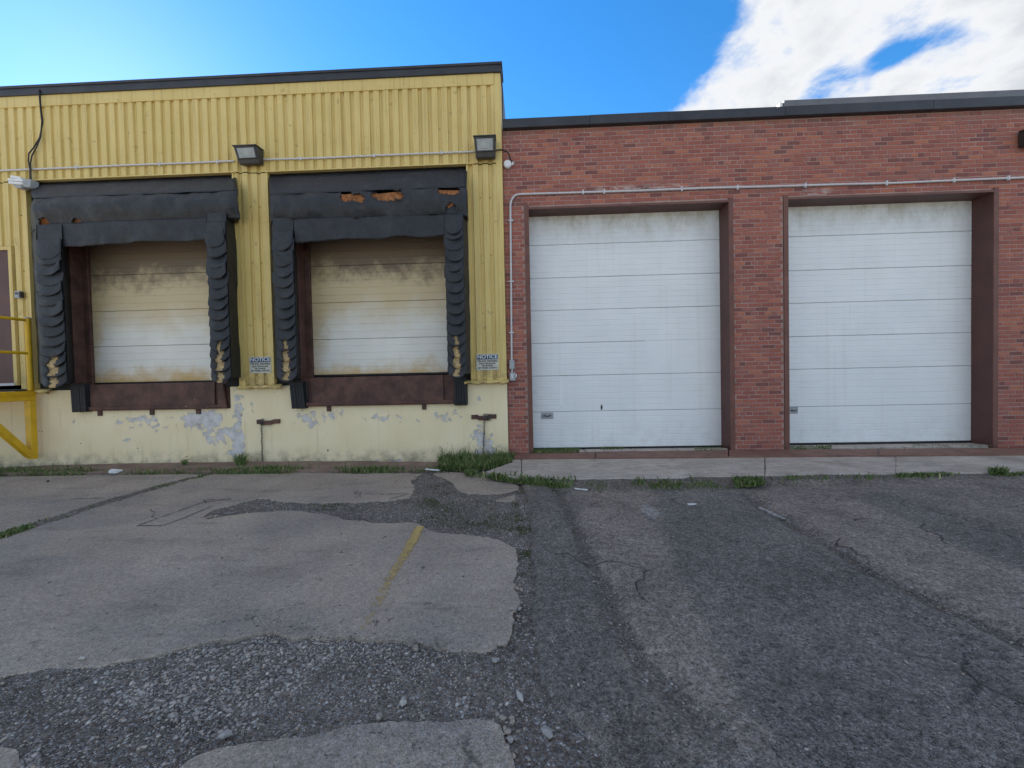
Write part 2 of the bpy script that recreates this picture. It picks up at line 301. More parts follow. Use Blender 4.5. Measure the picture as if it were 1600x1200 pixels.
    gr = m.math('MULTIPLY', m.mr(m.noise(58, 4, 0.75), 0.33, 0.67, 0.72, 1.3, False), m.mr(m.noise(24, 5, 0.7), 0.33, 0.67, 0.85, 1.18, False)); cg = m.nt.nodes.new('ShaderNodeCombineColor'); [m.L(gr, cg.inputs[q]) for q in range(3)]; k = m.mix(1.0, k, cg.outputs[0], 'MULTIPLY')
    m.col(k).bump(h, 0.014); MT['concrete'] = m.m
    m = Mat('walk_concrete', 0.9, spec=0.2)
    k = m.ramp(m.noise(1.4, 6, 0.6), [(0.3, (0.34, 0.295, 0.255)), (0.7, (0.47, 0.415, 0.36))])
    k = m.mix(m.mr(m.noise(4, 6, 0.7), 0.58, 0.72, 0, 0.45), k, (0.12, 0.11, 0.10)); gr = m.math('MULTIPLY', m.mr(m.noise(50, 4, 0.75), 0.33, 0.67, 0.78, 1.22, False), m.mr(m.noise(9, 6, 0.7, m.scl(0.5, 1.5, 1)), 0.33, 0.67, 0.80, 1.18, False)); cg = m.nt.nodes.new('ShaderNodeCombineColor'); [m.L(gr, cg.inputs[q]) for q in range(3)]; k = m.mix(1.0, k, cg.outputs[0], 'MULTIPLY'); k = m.mix(m.mr(m.noise(1.3, 5, 0.7), 0.52, 0.68, 0, 0.4), k, (0.16, 0.13, 0.105))
    m.col(k).bump(m.noise(70, 4), 0.006); MT['walk'] = m.m
    m = Mat('stained_ledge', 0.9, spec=0.2); m.col(m.ramp(m.noise(3, 7, 0.65), [(0.3, (0.15, 0.105, 0.082)), (0.7, (0.26, 0.19, 0.155))])).bump(m.noise(40, 4), 0.006); MT['ledge'] = m.m
    m = Mat('worn_asphalt', 0.9, spec=0.25)
    lane = m.attr('coarse'); mud = m.attr('mud')
    v = m.vor(150); r = m.nt.nodes.new('ShaderNodeSeparateColor'); m.L(v.outputs['Color'], r.inputs[0]); rr = r.outputs[0]
    dk = m.ramp(m.noise(1.2, 6, 0.6), [(0.3, (0.128, 0.112, 0.099)), (0.7, (0.215, 0.188, 0.164))])
    br = m.ramp(m.noise(1.6, 6, 0.65), [(0.3, (0.222, 0.177, 0.149)), (0.7, (0.352, 0.287, 0.24))])
    lm = m.mr(m.math('ADD', lane, m.math('MULTIPLY', m.math('SUBTRACT', m.noise(4, 6, 0.65), 0.5), 0.9)), 0.25, 0.75)
    k = m.mix(lm, dk, br)
    k = m.mix(m.mr(m.math('ADD', mud, m.math('MULTIPLY', m.math('SUBTRACT', m.noise(5, 6, 0.7), 0.5), 0.8)), 0.35, 0.75, 0, 0.8), k, (0.115, 0.092, 0.074))
    k = m.mix(m.mr(rr, 0.25, 1.0, 0, 0.38, False), k, (0.34, 0.315, 0.29)); k = m.mix(m.math('MULTIPLY', m.mr(rr, 0.975, 0.985), m.mr(m.noise(3, 5), 0.35, 0.7)), k, (0.46, 0.43, 0.40)); k = m.mix(m.mr(rr, 0.14, 0.0, 0, 0.75, False), k, (0.030, 0.030, 0.032))
    v3 = m.vor(55); r3 = m.nt.nodes.new('ShaderNodeSeparateColor'); m.L(v3.outputs['Color'], r3.inputs[0])
    spk = m.math('MULTIPLY', m.mr(r3.outputs[0], 0.80, 0.86), m.mr(v3.outputs['Distance'], 0.40, 0.24)); k = m.mix(m.math('MULTIPLY', spk, 0.65), k, m.ramp(r3.outputs[1], [(0.0, (0.05, 0.047, 0.045)), (0.5, (0.12, 0.11, 0.10)), (0.8, (0.33, 0.30, 0.27)), (1.0, (0.50, 0.47, 0.43))]))
    k = m.mix(m.mr(m.noise(2.2, 8, 0.74), 0.50, 0.70, 0, 0.5), k, (0.085, 0.077, 0.070)); k = m.mix(m.mr(m.noise(3.1, 8, 0.74, m.scl(1, 0.6, 1)), 0.55, 0.72, 0, 0.30), k, (0.31, 0.265, 0.23))
    wb = m.nt.nodes.new('ShaderNodeTexNoise'); m.L(m.pos, wb.inputs['Vector']); wb.inputs['Scale'].default_value = 2.2; wb.inputs['Detail'].default_value = 7
    va = m.nt.nodes.new('ShaderNodeVectorMath'); va.operation = 'MULTIPLY_ADD'; m.L(wb.outputs['Color'], va.inputs[0]); va.inputs[1].default_value = (0.6, 0.6, 0.0); m.L(m.pos, va.inputs[2])
    ck = m.vor(0.8, 'DISTANCE_TO_EDGE', va.outputs[0]); line = m.math('MULTIPLY', m.mr(ck.outputs['Distance'], 0.0, 0.012, 1.0, 0.0), m.mr(m.noise(1.1, 4), 0.50, 0.60)); k = m.mix(m.math('MULTIPLY', line, 0.75), k, (0.045, 0.042, 0.04))
    h = m.math('SUBTRACT', m.math('ADD', m.math('MULTIPLY', m.math('SUBTRACT', 1.0, v.outputs['Distance']), 0.6), m.math('ADD', m.math('MULTIPLY', m.noise(14, 6, 0.65), 0.8), m.math('MULTIPLY', spk, 0.5))), m.math('MULTIPLY', line, 0.8))
    gr = m.math('MULTIPLY', m.mr(m.noise(58, 4, 0.75), 0.33, 0.67, 0.5, 1.62, False), m.mr(m.noise(24, 5, 0.7), 0.33, 0.67, 0.7, 1.4, False)); cg = m.nt.nodes.new('ShaderNodeCombineColor'); [m.L(gr, cg.inputs[q]) for q in range(3)]; k = m.mix(1.0, k, cg.outputs[0], 'MULTIPLY')
    m.col(k).bump(h, 0.018); MT['asphalt'] = m.m
    m = Mat('rusty_threshold_plate', 0.75); m.col(m.ramp(m.noise(4, 7, 0.65), [(0.3, (0.14, 0.070, 0.052)), (0.7, (0.25, 0.135, 0.10))])).bump(m.noise(40, 4), 0.003); MT['plate'] = m.m
    m = Mat('far_ground_gravel', 0.95, spec=0.1); m.col(m.ramp(m.noise(0.4, 8, 0.65), [(0.3, (0.20, 0.19, 0.172)), (0.7, (0.30, 0.285, 0.26))])).bump(m.noise(40, 5), 0.01); MT['far'] = m.m
    m = Mat('pebble_stone', 0.85, spec=0.25)
    k = m.ramp(m.island(), [(0.0, (0.12, 0.105, 0.09)), (0.30, (0.25, 0.225, 0.20)), (0.55, (0.37, 0.34, 0.31)), (0.80, (0.47, 0.43, 0.385)), (0.90, (0.42, 0.33, 0.25)), (1.0, (0.62, 0.58, 0.53))])
    k = m.mix(m.mr(m.noise(60, 4), 0.35, 0.7, 0, 0.4), k, (0.09, 0.085, 0.08)); m.col(k).bump(m.noise(120, 4), 0.003); MT['pebble'] = m.m
    MT['palestone'] = simple('pale_stone', (0.44, 0.41, 0.37), 0.85, var=0.2, scale=60, bump=0.003)
    MT['bluestone'] = simple('blue_grey_stone', (0.32, 0.295, 0.27), 0.85, var=0.25, scale=60, bump=0.003)
    m = Mat('grass_blade', 0.6); i = m.island()
    m.col(m.ramp(i, [(0.0, (0.050, 0.080, 0.020)), (0.45, (0.090, 0.145, 0.036)), (0.8, (0.13, 0.19, 0.05)), (0.9, (0.20, 0.22, 0.07)), (1.0, (0.42, 0.35, 0.19))])); m.b.inputs['Subsurface Weight'].default_value = 0.0; MT['grass'] = m.m
    m = Mat('moss_tuft', 0.8); m.col(m.ramp(m.island(), [(0.0, (0.05, 0.06, 0.025)), (1.0, (0.13, 0.14, 0.055))])); MT['moss'] = m.m
    def paint(name, c, lo, hi, sc):
        m = Mat(name, 0.8); m.col(m.ramp(m.noise(20, 4), [(0.3, tuple(x*0.75 for x in c)), (0.7, c)]))
        tr = m.nt.nodes.new('ShaderNodeBsdfTransparent'); ms = m.nt.nodes.new('ShaderNodeMixShader')
        a = m.math('MULTIPLY', m.attr('wear'), m.mr(m.math('ADD', m.noise(sc, 7, 0.75), m.math('MULTIPLY', m.math('SUBTRACT', m.attr('wear'), 0.75), 0.45)), lo, hi)); m.L(a, ms.inputs[0]); m.L(tr.outputs[0], ms.inputs[1]); m.L(m.b.outputs[0], ms.inputs[2])
        m.L(ms.outputs[0], m.nt.nodes['Material Output'].inputs[0]); return m.m
    MT['line_yellow'] = paint('worn_yellow_line_paint', (0.55, 0.39, 0.14), 0.38, 0.54, 30)
    MT['paint_white'] = paint('spilled_white_paint', (0.50, 0.49, 0.47), 0.46, 0.62, 34)
    MT['tar'] = paint('old_saw_cut', (0.10, 0.095, 0.09), 0.42, 0.62, 14)
    MT['litter'] = simple('white_litter', (0.62, 0.62, 0.62), 0.7, var=0.1)
mats()
# ------------------------------------------------------------------ building helpers
ORG = {}
def props(o, label=None, cat=None, group=None, kind=None):
    if label: o['label'] = label
    if cat: o['category'] = cat
    if group: o['group'] = group
    if kind: o['kind'] = kind
    return o
def thing(name, loc, label, cat, group=None):
    o = bpy.data.objects.new(name, None); COL.objects.link(o); o.location = loc; o.empty_display_size = 0.1
    ORG[o] = Vector(loc); return props(o, label, cat, group)
def link(name, me, parent, at):
    o = bpy.data.objects.new(name, me); COL.objects.link(o)
    if parent is not None: o.parent = parent; o.location = Vector(at)-ORG[parent]
    else: o.location = at
    ORG[o] = Vector(at); return o
class MB:
    def __init__(s): s.v = []; s.f = []; s.mi = []
    def add(s, vs, fs, mi=0):
        n = len(s.v); s.v += [tuple(p) for p in vs]; s.f += [tuple(i+n for i in f) for f in fs]; s.mi += [mi]*len(fs); return s
    def box(s, x0, x1, y0, y1, z0, z1, mi=0):
        vs = [(x0, y0, z0), (x1, y0, z0), (x1, y1, z0), (x0, y1, z0), (x0, y0, z1), (x1, y0, z1), (x1, y1, z1), (x0, y1, z1)]
        return s.add(vs, [(0, 3, 2, 1), (4, 5, 6, 7), (0, 1, 5, 4), (1, 2, 6, 5), (2, 3, 7, 6), (3, 0, 4, 7)], mi)
    def hexa(s, bot, top):                  # two rings of points
        n = len(bot); vs = list(bot)+list(top)
        fs = [tuple(range(n-1, -1, -1)), tuple(range(n, 2*n))]+[(i, (i+1) % n, n+(i+1) % n, n+i) for i in range(n)]
        return s.add(vs, fs)
    def prism_x(s, prof, x0, x1):           # closed (y, z) profile swept along x
        a = [(x0, y, z) for y, z in prof]; b = [(x1, y, z) for y, z in prof]; return s.hexa(a, b)
    def tube(s, pts, r, n=8):
        pts = [Vector(p) for p in pts]; rings = []; up = None
        for i, p in enumerate(pts):
            d = (pts[min(i+1, len(pts)-1)]-pts[max(i-1, 0)]).normalized()
            if up is None: up = d.orthogonal().normalized()
            up = (up-d*up.dot(d)).normalized(); sd_ = d.cross(up)
            rr = r[i] if isinstance(r, (list, tuple)) else r
            rings.append([p+(up*math.cos(2*math.pi*k/n)+sd_*math.sin(2*math.pi*k/n))*rr for k in range(n)])
        vs = [q for g in rings for q in g]; fs = []
        for i in range(len(pts)-1):
            for k in range(n): fs.append((i*n+k, i*n+(k+1) % n, (i+1)*n+(k+1) % n, (i+1)*n+k))
        fs.append(tuple(range(n-1, -1, -1))); fs.append(tuple((len(pts)-1)*n+k for k in range(n)))
        return s.add(vs, fs)
    def grid(s, P, mask=None, mi=0):        # P: rows x cols of points
        h, w = len(P), len(P[0]); vs = [q for row in P for q in row]; fs = []
        for i in range(h-1):
            for j in range(w-1):
                if mask is None or mask[i][j]: fs.append((i*w+j, i*w+j+1, (i+1)*w+j+1, (i+1)*w+j))
        return s.add(vs, fs, mi)
    def bounds(s):
        a = np.array(s.v); return a.min(0), a.max(0)
    def build(s, name, mat, parent=None, smooth=False, bevel=0.0, seg=1, solid=0.0, subd=0, kind=None, angle=None):
        lo, hi = s.bounds(); at = Vector(((lo[0]+hi[0])/2, (lo[1]+hi[1])/2, lo[2]))
        me = bpy.data.meshes.new(name); me.from_pydata([(p[0]-at.x, p[1]-at.y, p[2]-at.z) for p in s.v], [], s.f)
        for m in (mat if isinstance(mat, (list, tuple)) else [mat]): me.materials.append(MT[m] if isinstance(m, str) else m)
        if isinstance(mat, (list, tuple)): me.polygons.foreach_set('material_index', s.mi)
        bm = bmesh.new(); bm.from_mesh(me); bmesh.ops.recalc_face_normals(bm, faces=bm.faces)
        if bevel: bmesh.ops.bevel(bm, geom=[e for e in bm.edges if e.is_manifold and e.calc_face_angle(0) > 0.5], offset=bevel, segments=seg, profile=0.5, affect='EDGES')
        bm.to_mesh(me); bm.free()
        if smooth:
            me.polygons.foreach_set('use_smooth', [True]*len(me.polygons))
            if angle: me.set_sharp_from_angle(angle=R(angle))
        o = link(name, me, parent, at)
        if solid: md = o.modifiers.new('solid', 'SOLIDIFY'); md.thickness = solid; md.offset = 0
        if subd: md = o.modifiers.new('sub', 'SUBSURF'); md.levels = subd; md.render_levels = subd
        if kind: o['kind'] = kind
        return o
def box(name, mat, parent, *a, **k): return MB().box(*a).build(name, mat, parent, **k)
def fast_mesh(name, V, Fq, mat, attrs=None, parent=None, at=(0, 0, 0), smooth=False, kind=None):
    V = np.asarray(V, np.float32); Fq = np.asarray(Fq, np.int32); me = bpy.data.meshes.new(name)
    me.vertices.add(len(V)); me.vertices.foreach_set('co', V.ravel())
    k = Fq.shape[1]; me.loops.add(Fq.size); me.loops.foreach_set('vertex_index', Fq.ravel())
    me.polygons.add(len(Fq)); me.polygons.foreach_set('loop_start', np.arange(0, Fq.size, k, dtype=np.int32)); me.polygons.foreach_set('loop_total', np.full(len(Fq), k, np.int32))
    me.update(calc_edges=True); me.materials.append(MT[mat] if isinstance(mat, str) else mat)
    for n, a in (attrs or {}).items():
        t = me.attributes.new(n, 'FLOAT', 'POINT'); t.data.foreach_set('value', np.asarray(a, np.float32).ravel())
    if smooth: me.polygons.foreach_set('use_smooth', [True]*len(me.polygons))
    o = link(name, me, parent, at)
    if kind: o['kind'] = kind
    return o
def grid_faces(h, w):
    i = np.arange(h*w).reshape(h, w); return np.stack([i[:-1, :-1], i[:-1, 1:], i[1:, 1:], i[1:, :-1]], -1).reshape(-1, 4)
# ================================================================== THE SETTING
def lnoise(x, s=0):
    i = math.floor(x); f = x-i; h = lambda k: float(_h(np.array([k]), np.array([s*7]), s)[0]); return h(i)*(1-f)+h(i+1)*f
def rough_line(pts, step=0.03, amp=0.02, seed=0, closed=True):
    out = []; n = len(pts); acc = 0.0
    for i in range(n if closed else n-1):
        a = np.array(pts[i]); b = np.array(pts[(i+1) % n]); d = b-a; l = np.hypot(*d); k = max(1, int(l/step)); nr = np.array([-d[1], d[0]])/(l+1e-9)
        for j in range(k):
            t = j/k; q = a+d*t; w = min(1, 4*t*(1-t)+0.4)
            q_ = acc+t*l; f = (lnoise(q_*2.3, seed)-0.5)*1.5+(lnoise(q_*7.0+3, seed+5)-0.5)*1.2+(lnoise(q_*21.0+5, seed+9)-0.5)*0.55; q = q+nr*f*amp*w; out.append((q[0], q[1]))
        acc += l
    if not closed: out.append(tuple(pts[-1]))
    return out
def smooth_line(pts, it=2):
    for _ in range(it):
        q = []; n = len(pts)
        for i in range(n):
            a = np.array(pts[i]); b = np.array(pts[(i+1) % n]); q += [tuple(a*0.75+b*0.25), tuple(a*0.25+b*0.75)]
        pts = q
    return pts
def slab(name, px, z, thick, mat, amp=0.045, step=0.02, seed=0, sm=2, label=None, kind='structure', parent=None, lip=0.007):
    pts = rough_line(smooth_line([G(*p, z) for p in px], sm), step, amp, seed)
    if mat == 'concrete': SLABS.append(smooth_line([G(*p, z) for p in px], 1))
    bm = bmesh.new(); cx = sum(p[0] for p in pts)/len(pts); cy = sum(p[1] for p in pts)/len(pts)
    n = len(pts); P = np.array(pts); area = 0.5*np.sum(P[:, 0]*np.roll(P[:, 1], -1)-np.roll(P[:, 0], -1)*P[:, 1])
    if area < 0: P = P[::-1]
    t = np.roll(P, -1, 0)-np.roll(P, 1, 0); nr = np.stack([-t[:, 1], t[:, 0]], 1)/(np.hypot(t[:, 0], t[:, 1])[:, None]+1e-9)
    I = P+nr*lip*(0.4+1.2*np.array([random.random() for _ in range(n)]))[:, None]
    top = [bm.verts.new((p[0]-cx, p[1]-cy, 0)) for p in I]; mid = [bm.verts.new((p[0]-cx, p[1]-cy, -lip*0.8)) for p in P]; bot = [bm.verts.new((p[0]-cx, p[1]-cy, -thick)) for p in P]
    for i in range(n):
        j = (i+1) % n; bm.faces.new((mid[i], mid[j], top[j], top[i])); bm.faces.new((bot[i], bot[j], mid[j], mid[i]))
    vs, _, fs, ov, _, _ = delaunay_2d_cdt([Vector((p[0], p[1])) for p in I], [(i, (i+1) % n) for i in range(n)], [], 0, 1e-6)
    tv = [top[ov[k][0]] if ov[k] else bm.verts.new((v.x-cx, v.y-cy, 0)) for k, v in enumerate(vs)]; IP = [tuple(p) for p in I]
    A_ = np.array([v[:] for v in vs]); C_ = A_[np.array(fs)].mean(1); ok = in_poly(C_[:, 0], C_[:, 1], IP)
    for t, g in zip(fs, ok):
        if g and len(set(tv[k] for k in t)) == 3:
            try: bm.faces.new([tv[k] for k in t])
            except ValueError: pass
    bmesh.ops.recalc_face_normals(bm, faces=bm.faces)
    me = bpy.data.meshes.new(name); bm.to_mesh(me); bm.free(); me.materials.append(MT[mat])
    o = link(name, me, parent, (cx, cy, z))
    if kind: o['kind'] = kind
    return o
# far ground: one wide sheet, with the detailed yard lying on it
gs = MB().add([(-300, -300, -0.09), (300, -300, -0.09), (300, 300, -0.09), (-300, 300, -0.09)], [(0, 1, 2, 3)]).build('ground', 'far'); gs['kind'] = 'structure'
RUT1 = [G(*p) for p in [(868, 768), (890, 800), (910, 850), (925, 890), (948, 935), (965, 975), (985, 1010), (1005, 1050), (1050, 1090), (1090, 1130)]]
RUT2 = [G(*p) for p in [(1165, 775), (1200, 800), (1250, 830), (1310, 862), (1375, 905), (1440, 935), (1520, 975), (1620, 1025), (1750, 1090)]]
RUT3 = [G(*p) for p in [(1395, 780), (1460, 800), (1530, 820), (1620, 845), (1720, 870)]]
EDGE = [G(*p) for p in [(815, 752), (823, 790), (826, 840), (828, 900), (825, 950), (826, 1010), (833, 1065), (865, 1105), (905, 1140), (930, 1180), (960, 1260), (1000, 1420)]]
SLABS = []
def bed_height(X, Y):
    Z = -0.013+0.030*(fbm(X*1.3, Y*1.3, 3, 5)-0.5)+0.020*(fbm(X*7, Y*7, 4, 9)-0.5)
    for P in SLABS: d = sdf(X, Y, P); Z = Z-0.055*sstep(0.015, 0.11, d+0.05*(fbm(X*5, Y*5, 3, 15)-0.5))
    return Z
def yard():
    # loose dirt and gravel bed under the broken concrete
    xs = np.arange(-6.2, 1.6, 0.025); ys = np.arange(-6.6, -0.25, 0.025); X, Y = np.meshgrid(xs, ys)
    Z = bed_height(X, Y)+0.004*(rng.random(X.shape)-0.5)
    o = fast_mesh('gravel_bed', np.stack([X, Y, Z], -1).reshape(-1, 3), grid_faces(*X.shape), 'dirt', smooth=True, kind='structure')
    # asphalt, its left edge following the broken border
    n = 230; ys = np.concatenate([np.linspace(-6.6, -4.0, 130), np.linspace(-3.985, -1.15, 120)[0:]])
    ey = np.array([p[1] for p in EDGE]); ex = np.array([p[0] for p in EDGE]); k = np.argsort(ey); ex0 = np.interp(ys, ey[k], ex[k])
    ex0 = ex0+0.05*(fbm(ys*5, ys*0+2, 5, 3)-0.5)
    u = np.linspace(0, 1, 440)**1.15; X = ex0[:, None]+u[None, :]*(11.0-ex0[:, None]); Y = np.repeat(ys[:, None], len(u), 1)
    wob = 0.10*(fbm(X*2.5, Y*2.5, 4, 31)-0.5); wob2 = 0.10*(fbm(X*2.5, Y*2.5, 4, 77)-0.5)
    wob = wob+0.055*(fbm(X*14, Y*14, 3, 51)-0.5); wob2 = wob2+0.055*(fbm(X*14, Y*14, 3, 61)-0.5)
    Z = 0.010*(fbm(X*1.1, Y*1.1, 3, 2)-0.5)+0.014*(fbm(X*11, Y*11, 3, 4)-0.5)+0.004*(rng.random(X.shape)-0.5)
    coarse = 0.5*np.ones_like(X); mud = np.zeros_like(X)
    def zone(px, val, arr, feather=0.22):
        s_ = sdf(X+wob*2, Y+wob2*2, [G(*p) for p in px]); w = sstep(-feather, feather, s_); return arr*(1-w)+val*w
    coarse = zone([(826, 765), (880, 765), (905, 850), (925, 920), (950, 990), (960, 1080), (880, 1110), (830, 1060)], 0.10, coarse)
    coarse = zone([(1020, 770), (1165, 770), (1230, 830), (1310, 880), (1420, 950), (1560, 1040), (1750, 1200), (1700, 1500), (1250, 1500), (1180, 1150), (1110, 1010), (1060, 900), (1040, 830)], 0.0, coarse)
    coarse = zone([(1350, 775), (1400, 775), (1500, 815), (1620, 850), (1800, 890), (1800, 930), (1600, 885), (1470, 845)], 0.0, coarse)
    coarse = zone([(920, 770), (1010, 770), (1040, 900), (1090, 1010), (1150, 1130), (1060, 1110), (990, 1000), (940, 900)], 0.95, coarse)
    coarse = zone([(1210, 785), (1330, 790), (1470, 850), (1620, 905), (1800, 960), (1800, 1060), (1600, 990), (1430, 910), (1290, 840)], 1.0, coarse)
    for rt, w, d, rid in ((RUT1, 0.075, 0.022, 0.012), (RUT2, 0.060, 0.030, 0.016), (RUT3, 0.03, 0.012, 0.004)):
        dd = seg_dist(X+wob, Y+wob2, rt); brk = 0.35+1.1*fbm(X*3, Y*3, 3, 8)
        Z -= d*brk*np.exp(-(dd/w)**2); Z += rid*np.exp(-((dd-2.2*w)/(w*1.1))**2)
        mud = np.maximum(mud, (0.35+0.9*fbm(X*5, Y*5, 3, 71))*np.exp(-(dd/(w*1.1))**2))
    mud = zone([(940, 1060), (1130, 1080), (1180, 1200), (1200, 1500), (900, 1500), (880, 1150)], 0.62, mud, 0.3)
    mud = zone([(826, 752), (1230, 752), (1235, 775), (1100, 768), (940, 775), (826, 772)], 0.55, mud, 0.15)
    kd = seg_dist(X, Y, [G(*p, 0.065) for p in [(800, 745), (900, 750), (1001, 748.5), (1200, 744), (1400, 741.5), (1900, 737)]]); Z += (0.050*(0.35+1.1*fbm(X*2.2, Y*2.2, 4, 41)))*np.exp(-(kd/0.11)**2)
    mud = np.maximum(mud, 0.8*np.exp(-(kd/0.16)**2))
    ed = X-ex0[:, None]; Z += 0.014-0.045*np.exp(-(ed/0.035)**2)
    Z = np.where(np.arange(len(u))[None, :] == 0, -0.07, Z)
    o = fast_mesh('asphalt_lot', np.stack([X, Y, Z], -1).reshape(-1, 3), grid_faces(*X.shape), 'asphalt', {'coarse': coarse, 'mud': mud}, smooth=True, kind='structure')
MAIN = [(-620, 1035), (-60, 858), (40, 827), (150, 792), (240, 765), (302, 748), (338, 740), (450, 739), (560, 739), (662, 738.5), (652, 746), (641, 758), (645, 772), (638, 781), (560, 783), (500, 785), (450, 783), (412, 776), (370, 785), (330, 797), (318, 808), (345, 806), (400, 800), (470, 798), (515, 804), (545, 814), (600, 818), (648, 816), (668, 826), (700, 835), (760, 839), (792, 849), (806, 868), (807, 905), (812, 945), (802, 975), (796, 1004), (770, 1016), (735, 1014), (690, 1008), (640, 1000), (560, 996), (500, 994), (430, 990), (370, 992), (300, 1008), (240, 1022), (150, 1040), (60, 1046), (0, 1052), (-150, 1062), (-700, 1090)]
slab('concrete_slab', MAIN, 0.0, 0.09, 'concrete', 0.05, 0.014, 1, 1)
slab('concrete_slab', [(-700, 1030), (-62, 848), (36, 821), (146, 787), (236, 760), (294, 746), (322, 740.5), (150, 742), (0, 744.5), (-300, 750), (-700, 757)], -0.004, 0.09, 'concrete', 0.02, 0.02, 2, 1)
slab('concrete_slab', [(672, 738), (694, 746), (714, 758), (722, 771), (765, 773), (808, 767), (811, 757), (780, 751), (748, 742), (730, 738)], -0.002, 0.09, 'concrete', 0.03, 0.02, 3, 1)
slab('concrete_slab', [(768, 783), (790, 777), (807, 772), (808, 781), (795, 784)], -0.006, 0.09, 'concrete', 0.02, 0.015, 4, 1)
slab('concrete_slab', [(245, 1230), (300, 1181), (360, 1160), (480, 1148), (560, 1131), (660, 1127), (778, 1124), (786, 1145), (800, 1180), (815, 1260), (840, 1600), (300, 1600)], 0.002, 0.09, 'concrete', 0.03, 0.02, 5, 2)
slab('concrete_slab', [(-500, 1130), (-60, 1156), (8, 1164), (32, 1173), (18, 1212), (-60, 1300), (-500, 1500)], 0.0, 0.09, 'concrete', 0.03, 0.02, 6, 2)
yard()
# ledge of stained concrete along the foot of the cream wall
slab('footing_ledge', [(-60, 734), (-60, 741), (120, 738), (250, 737), (380, 736), (520, 735), (668, 735), (690, 726), (690, 721), (500, 720), (110, 725)], 0.03, 0.10, 'ledge', 0.035, 0.02, 8, 1)
# worn paint and saw cuts, thin sheets on the slab
def decal(name, line, w, z, mat, amp=0.01, seed=0, wear=None, label=None):
    pts = np.array(rough_line([G(*p, z) for p in line], 0.02, amp, seed, closed=False)); t = np.gradient(pts, axis=0); nr = np.stack([-t[:, 1], t[:, 0]], 1); nr /= np.hypot(nr[:, 0], nr[:, 1])[:, None]
    k = len(pts); s_ = np.linspace(0, 1, k); ww = w*(0.8+0.4*fbm(s_*12, s_*0, 3, seed)); cols = np.linspace(-1, 1, 7); V = []; A = []
    for c in cols:
        q = pts+nr*(c*ww/2)[:, None]; V.append(np.c_[q, np.full(k, z)]); A.append((1-abs(c)**4*0.75)*(wear(s_) if wear else np.ones(k)))
    V = np.array(V); return fast_mesh(name, V.reshape(-1, 3), grid_faces(7, k), mat, {'wear': np.array(A)}, kind='structure')
decal('painted_line', [(657, 822), (632, 868), (605, 912), (588, 945), (566, 985)], 0.105, 0.005, 'line_yellow', 0.006, 3, lambda s: np.clip(1.0-0.50*s, 0, 1))
decal('painted_line', [(622, 748), (617, 756)], 0.06, 0.005, 'line_yellow', 0.003, 5, lambda s: 0.6+0*s)
for k, l in enumerate([[(218, 820), (262, 804), (318, 784), (362, 780)], [(214, 821), (255, 821), (290, 808), (332, 790)], [(322, 786), (318, 781), (360, 779)], [(592, 772), (640, 771)], [(608, 780), (640, 771)], [(110, 779), (160, 778)]]):
    decal('saw_cut', l, 0.022, 0.0045, 'tar', 0.004, 20+k)
def blotch(name, px, r, z, mat, seed):
    c = G(*px, z); n = 28; V = [(c[0], c[1], z)]; A = [0.85]
    for ring, w in ((0.6, 0.78), (1.0, 0.25)):
        for i in range(n):
            a = 2*math.pi*i/n; rr = ring*(0.7+0.6*fbm([math.cos(a)*2+seed], [math.sin(a)*2], 3, seed)[0]); V.append((c[0]+math.cos(a)*r[0]*rr, c[1]+math.sin(a)*r[1]*rr, z)); A.append(w)
    fs = [(0, 1+i, 1+(i+1) % n) for i in range(n)]; fs += [(1+i, 1+n+i, 1+n+(i+1) % n) for i in range(n)]+[(1+i, 1+n+(i+1) % n, 1+(i+1) % n) for i in range(n)]
    return fast_mesh(name, V, fs, mat, {'wear': A}, kind='structure')
blotch('paint_spill', (1016, 800), (0.12, 0.30), 0.030, 'paint_white', 4)
decal('paint_spill', [(1186, 792), (1204, 801), (1226, 811)], 0.07, 0.028, 'paint_white', 0.006, 9, lambda s: 0.86+0*s)
# concrete walk before the brick doors: sections cast one after another, with a real kerb step
ZW = 0.065
def walk():
    root = None
    secs = [[(757, 737), (800, 722), (800, 716.5), (814.5, 716), (814.5, 746), (790, 743)],
            [(815.6, 716), (1194.6, 711.5), (1194.6, 742), (1080, 745.5), (1001, 746.5), (900, 748), (815.6, 746.5)],
            [(1195.2, 711.5), (1398.6, 709.5), (1398.6, 739.5), (1195.2, 742)], [(1399.2, 709.5), (1640, 707), (1900, 705), (1900, 735), (1640, 737), (1399.2, 739.5)]]
    for k, s_ in enumerate(secs):
        o = slab('pavement', s_, ZW, 0.20, 'walk', 0.008, 0.03, 40+k, 0, lip=0.014)
    # rusty plates let into the walk in front of the thresholds
    for k, (a, b) in enumerate(((803, 930), (931, 1138), (1139, 1372), (1373, 1600), (1601, 1880))):
        s0 = (821-a)*0.0; y0 = 712.5-(a-800)*0.0083; y1 = 712.5-(b-800)*0.0083
        slab('threshold_plate', [(a, y0+3.0), (b-0.6, y1+3.0), (b-0.6, y1-6.5), (a, y0-6.5)], ZW+0.026+0.002*(k % 2), 0.1, 'plate', 0.003, 0.05, 60+k, 0, lip=0.004)
walk()
